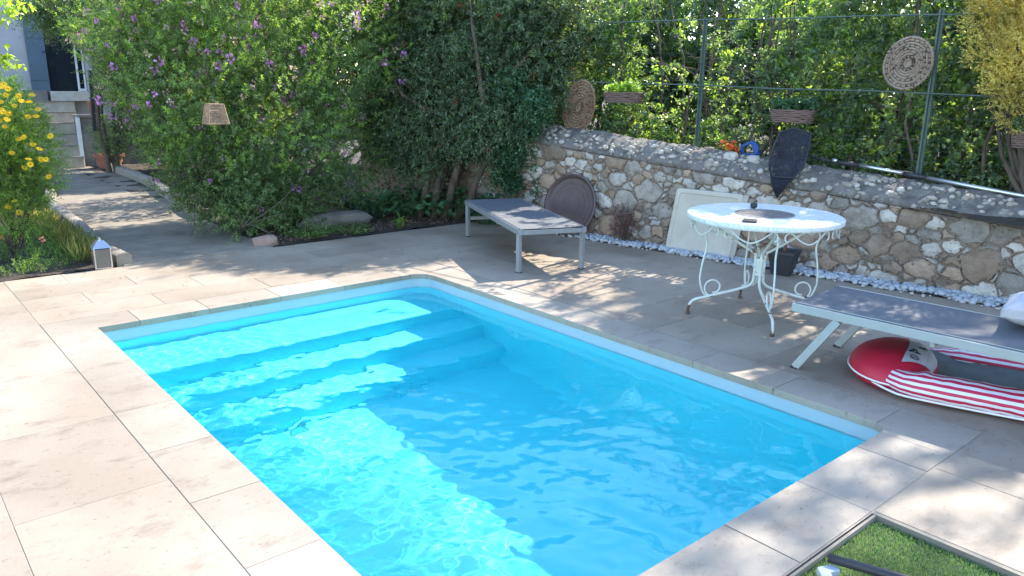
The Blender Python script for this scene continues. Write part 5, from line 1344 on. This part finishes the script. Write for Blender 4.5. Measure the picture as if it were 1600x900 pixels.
# ------------------------------------------------------------------ house, steps and pots at the top left
HY = 13.3
hs_ = thing('house', 'pale rendered house with a blue grey shutter and dark glazed door', 'house', (2.0, HY, 0))
b = MB(); sill = 1.5; dl, dr = 2.33, 3.08
b.box(((-5 + dl) / 2, HY + .2, 2.9), (dl + 5, .4, 5.9)); b.box(((dr + 9) / 2, HY + .2, 2.9), (9 - dr, .4, 5.9)); b.box(((dl + dr) / 2, HY + .2, (sill - .05) / 2 + .0), (dr - dl - .004, .396, sill - .05)); b.box(((dl + dr) / 2, HY + .2, 4.75), (dr - dl - .004, .396, 2.2))
b.build('wall', PLAST, hs_)
MB().box((1.9, HY - .02, .9), (.66, .5, 1.24)).build('plinth', PLASTG, hs_)
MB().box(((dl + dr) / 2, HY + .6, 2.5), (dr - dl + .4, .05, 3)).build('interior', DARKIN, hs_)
sh = MB().box((2.165, HY - .045, 2.62), (.34, .04, 2.24)).build('shutter', BLUEW, hs_, bevel=.005)
for z in (1.75, 2.6, 3.4): MB().box((2.165, HY - .07, z), (.3, .01, .05)).build('strap_hinge', BLUEW, sh)
MB().tube([(2.27, HY - .08, 2.3), (2.33, HY - .1, 2.3)], .012, 6).build('latch', BLACKP, sh)
dr_ = MB().box((2.62, HY + .12, 2.55), (.56, .03, 2.1)).build('door_leaf', GLASSD, hs_)
b = MB(); b.bar((2.92, HY + .1, sill), (2.92, HY + .1, 3.6), .04, .04); b.bar((3.05, HY + .1, sill), (3.05, HY + .1, 3.6), .03, .03); b.bar((2.94, HY + .1, sill + .03), (3.05, HY + .1, sill + .03), .04, .05); b.build('door_frame', WHITE, hs_)
MB().box((2.985, HY + .12, 2.55), (.09, .01, 2.0)).build('pane', GLASSD, hs_)
MB().box((2.72, HY - .12, sill - .1), (.86, .32, .2)).build('door_sill', mat('pale_sill', (.5, .48, .45), (.4, .38, .35), rough=.8), hs_, bevel=.01)
# steps: each a part
stp = thing('garden_steps', 'weathered concrete steps climbing to the house door', 'steps', (2.2, 12.4, 0))
ns_ = 6
for k in range(ns_):
    z1 = .215 * (k + 1); y0 = 11.75 + .235 * k
    MB().box(((1.45 + 2.5) / 2 + .04 * k, (y0 + HY - .13) / 2, z1 / 2 - .02), (1.05, HY - .13 - y0 - .002 * k, z1 + .04 - .0), rz=0).build('step', STAIRM, stp, bevel=.012)
    MB().box(((1.45 + 2.5) / 2 + .04 * k, y0 + .02, z1 + .008), (1.054, .06, .02)).build('nosing', KERB, stp, bevel=.006)
pier = thing('garden_pier', 'square grey rendered pier with a slab top beside the house steps', 'pier', (2.8, 12.1, 0))
MB().box((2.86, 12.25, .5), (.62, .5, 1.0)).build('block', PLASTG, pier); MB().box((2.86, 12.23, 1.02), (.68, .56, .045)).build('cap', KERB, pier, bevel=.006)
MB().box((2.52, 11.98, .5), (.07, .05, 1.02)).build('pale_strip', WHITE, pier)
gw = thing('retaining_wall', 'low grey rendered garden wall behind the big terracotta pot', 'wall', (4.2, 12.1, 0))
MB().box((4.6, 12.3, .44), (2.8, .3, .9)).build('wall', PLASTG, gw); MB().box((4.6, 12.28, .9), (2.86, .36, .05)).build('cap', KERB, gw, bevel=.008)
def terra(name, label, c, r0, r1, h, leaves, seed, lm=VINE, lh=.2):
    root = thing(name, label, 'flower pot', c); b = MB()
    b.lathe([(r0, 0), (r1 * .96, h * .82), (r1 * 1.08, h * .82), (r1 * 1.1, h), (r1 * .95, h), (r1 * .9, h * .85), (.001, h * .85)], 28, c, caps=False); b.build('pot', TERRA, root, smooth=True, autos=30)
    MB().lathe([(r1 * .9, h * .86), (.001, h * .88)], 20, c, caps=False).build('soil', SOIL, root)
    rng = np.random.RandomState(seed); P, D = lumps(rng, [(c[0], c[1], c[2] + h + lh * .4, lh * .9)], leaves, .2)
    npmesh('foliage', *shoots(rng, P, D, 7, lh * .5, .06, .6, 55, .4, .5, .3), lm, root); return root
q = VY(172, 258, 11.3); terra('terracotta_pot', 'wide terracotta bowl with a leafy plant beside the kerb near the steps', (q.x, q.y, 0.02), .2, .27, .28, 90, 91, VINE, .26)
terra('terracotta_pot', 'terracotta pot on the pier cap below the house door', (2.93, 12.22, 1.045), .1, .145, .27, 14, 92, DRY, .07)
# hanging cone pot
q = VY(121, 62, 8.0); hp = thing('hanging_pot', 'hanging straw cone pot with trailing greenery in front of the door', 'hanging pot', tuple(q))
b = MB(); b.lathe([(.05, -.09), (.07, -.03), (.11, .09), (.118, .1), (.1, .1), (.001, .06)], 22, tuple(q), caps=False); b.build('pot', RATTAN, hp, smooth=True, autos=30)
rng = np.random.RandomState(93); P = np.array(q) + rng.randn(110, 3) * np.array([.11, .1, .09]) + np.array([0.03, 0, .17]); npmesh('foliage', *shoots(rng, P, np.tile([0, 0, .2], (110, 1)), 8, .18, .05, .25, 50, .9, .6, -.1), GRASSY, hp)
MB().tube([q + Z * .1, q + Z * 1.2], .004, 4).build('cord', BLACKP, hp)
# dark foliage hanging in front of the door top and around the trunk by the steps
rng = np.random.RandomState(94)
tr_ = plant('jasmine_arch', 'twisted trunk with dark hanging foliage between the house door and the shrub', 'climber', (*VY(158, 235, 10.5).xy, 0))
JL = [(*VY(px, py, Y), r) for px, py, Y, r in ((90, 15, 9, .42), (60, 5, 9, .35), (115, 25, 9, .35), (150, 60, 9, .3), (160, 10, 9, .5), (185, 130, 10, .4), (215, 170, 10.3, .35), (200, 90, 10, .35), (180, 215, 10.4, .3), (165, 200, 11, .22), (230, 215, 10.3, .3), (250, 180, 10, .35))]
P, D = lumps(rng, JL, 4600, .3); npmesh('foliage', *shoots(rng, P, D, 9, .2, .055, .4, 55, .6, .5, 0), IVY, tr_)
a = VY(160, 245, 10.5); ends = [VY(150, 100, 10.2), VY(160, 60, 10), VY(175, 120, 10.4), VY(145, 85, 10.2)]
twigs(rng, [(a.x + rng.uniform(-.1, .25), a.y, 0) for _ in range(4)], [tuple(e) for e in ends], .05, .03, .05, 8, 7).build('trunk', BARK, tr_, smooth=True)
MB().bar(VY(148, 205, 10.3), VY(141, 110, 10.3), .06, .06).build('support_post', BLACKP, tr_)
# pale metal stand behind the shrub
q = G(620, 292); stn = thing('metal_stand', 'pale grey metal stand legs glimpsed between the shrub and the dark tree', 'stand', (5.15, 4.9, 0))
pa = [VY(616, 292, 4.9), VY(617, 226, 4.9)]; pb = [VY(624, 282, 5.2), VY(626, 226, 5.2)]
MB().bar((pa[0].x, pa[0].y, 0), pa[1], .03, .03).build('leg', ALUL, stn); MB().bar((pb[0].x, pb[0].y, 0), pb[1], .03, .03).build('leg', ALUL, stn)
MB().bar(pa[1] + Vector((-.15, 0, .01)), pb[1] + Vector((.15, 0, .01)), .04, .02).build('top_bar', BLACKP, stn)
# ------------------------------------------------------------------ white bracket with black roller at the bottom edge
q0 = G(1303, 872, .05); q1 = G(1420, 905, .05); eq = thing('pool_cleaner_handle', 'white angular bracket holding a black tube, lying on the artificial lawn', 'handle', tuple(q0))
d = (q1 - q0); d.z = 0; d.normalize(); nn_ = Vector((-d.y, d.x, 0))
if nn_.y > 0: nn_ = -nn_
bq = lambda a, c, z: Vector((q0.x, q0.y, 0)) + d * a + nn_ * c + Z * z
MB().tube([bq(-.02, 0, .045), bq(.6, 0, .045)], .018, 14).build('black_tube', BLACKP, eq, smooth=True)
b = MB(); ol = [(-.01, .012), (-.05, .055), (-.022, .12), (.1, .215), (.6, .245), (.6, .205), (.12, .175), (.022, .105), (.0, .065), (.03, .03), (.02, .012)]
vs = [bq(a, c, .0) for a, c in ol] + [bq(a, c, .028) for a, c in ol]; n = len(ol)
b.add(vs, [tuple(range(n)), tuple(range(n, 2 * n))[::-1]] + [(i, n + i, n + (i + 1) % n, (i + 1) % n) for i in range(n)]); b.build('white_bracket', mat('pale_plastic', (.42, .45, .48), (.36, .39, .42), rough=.4), eq, bevel=.004)
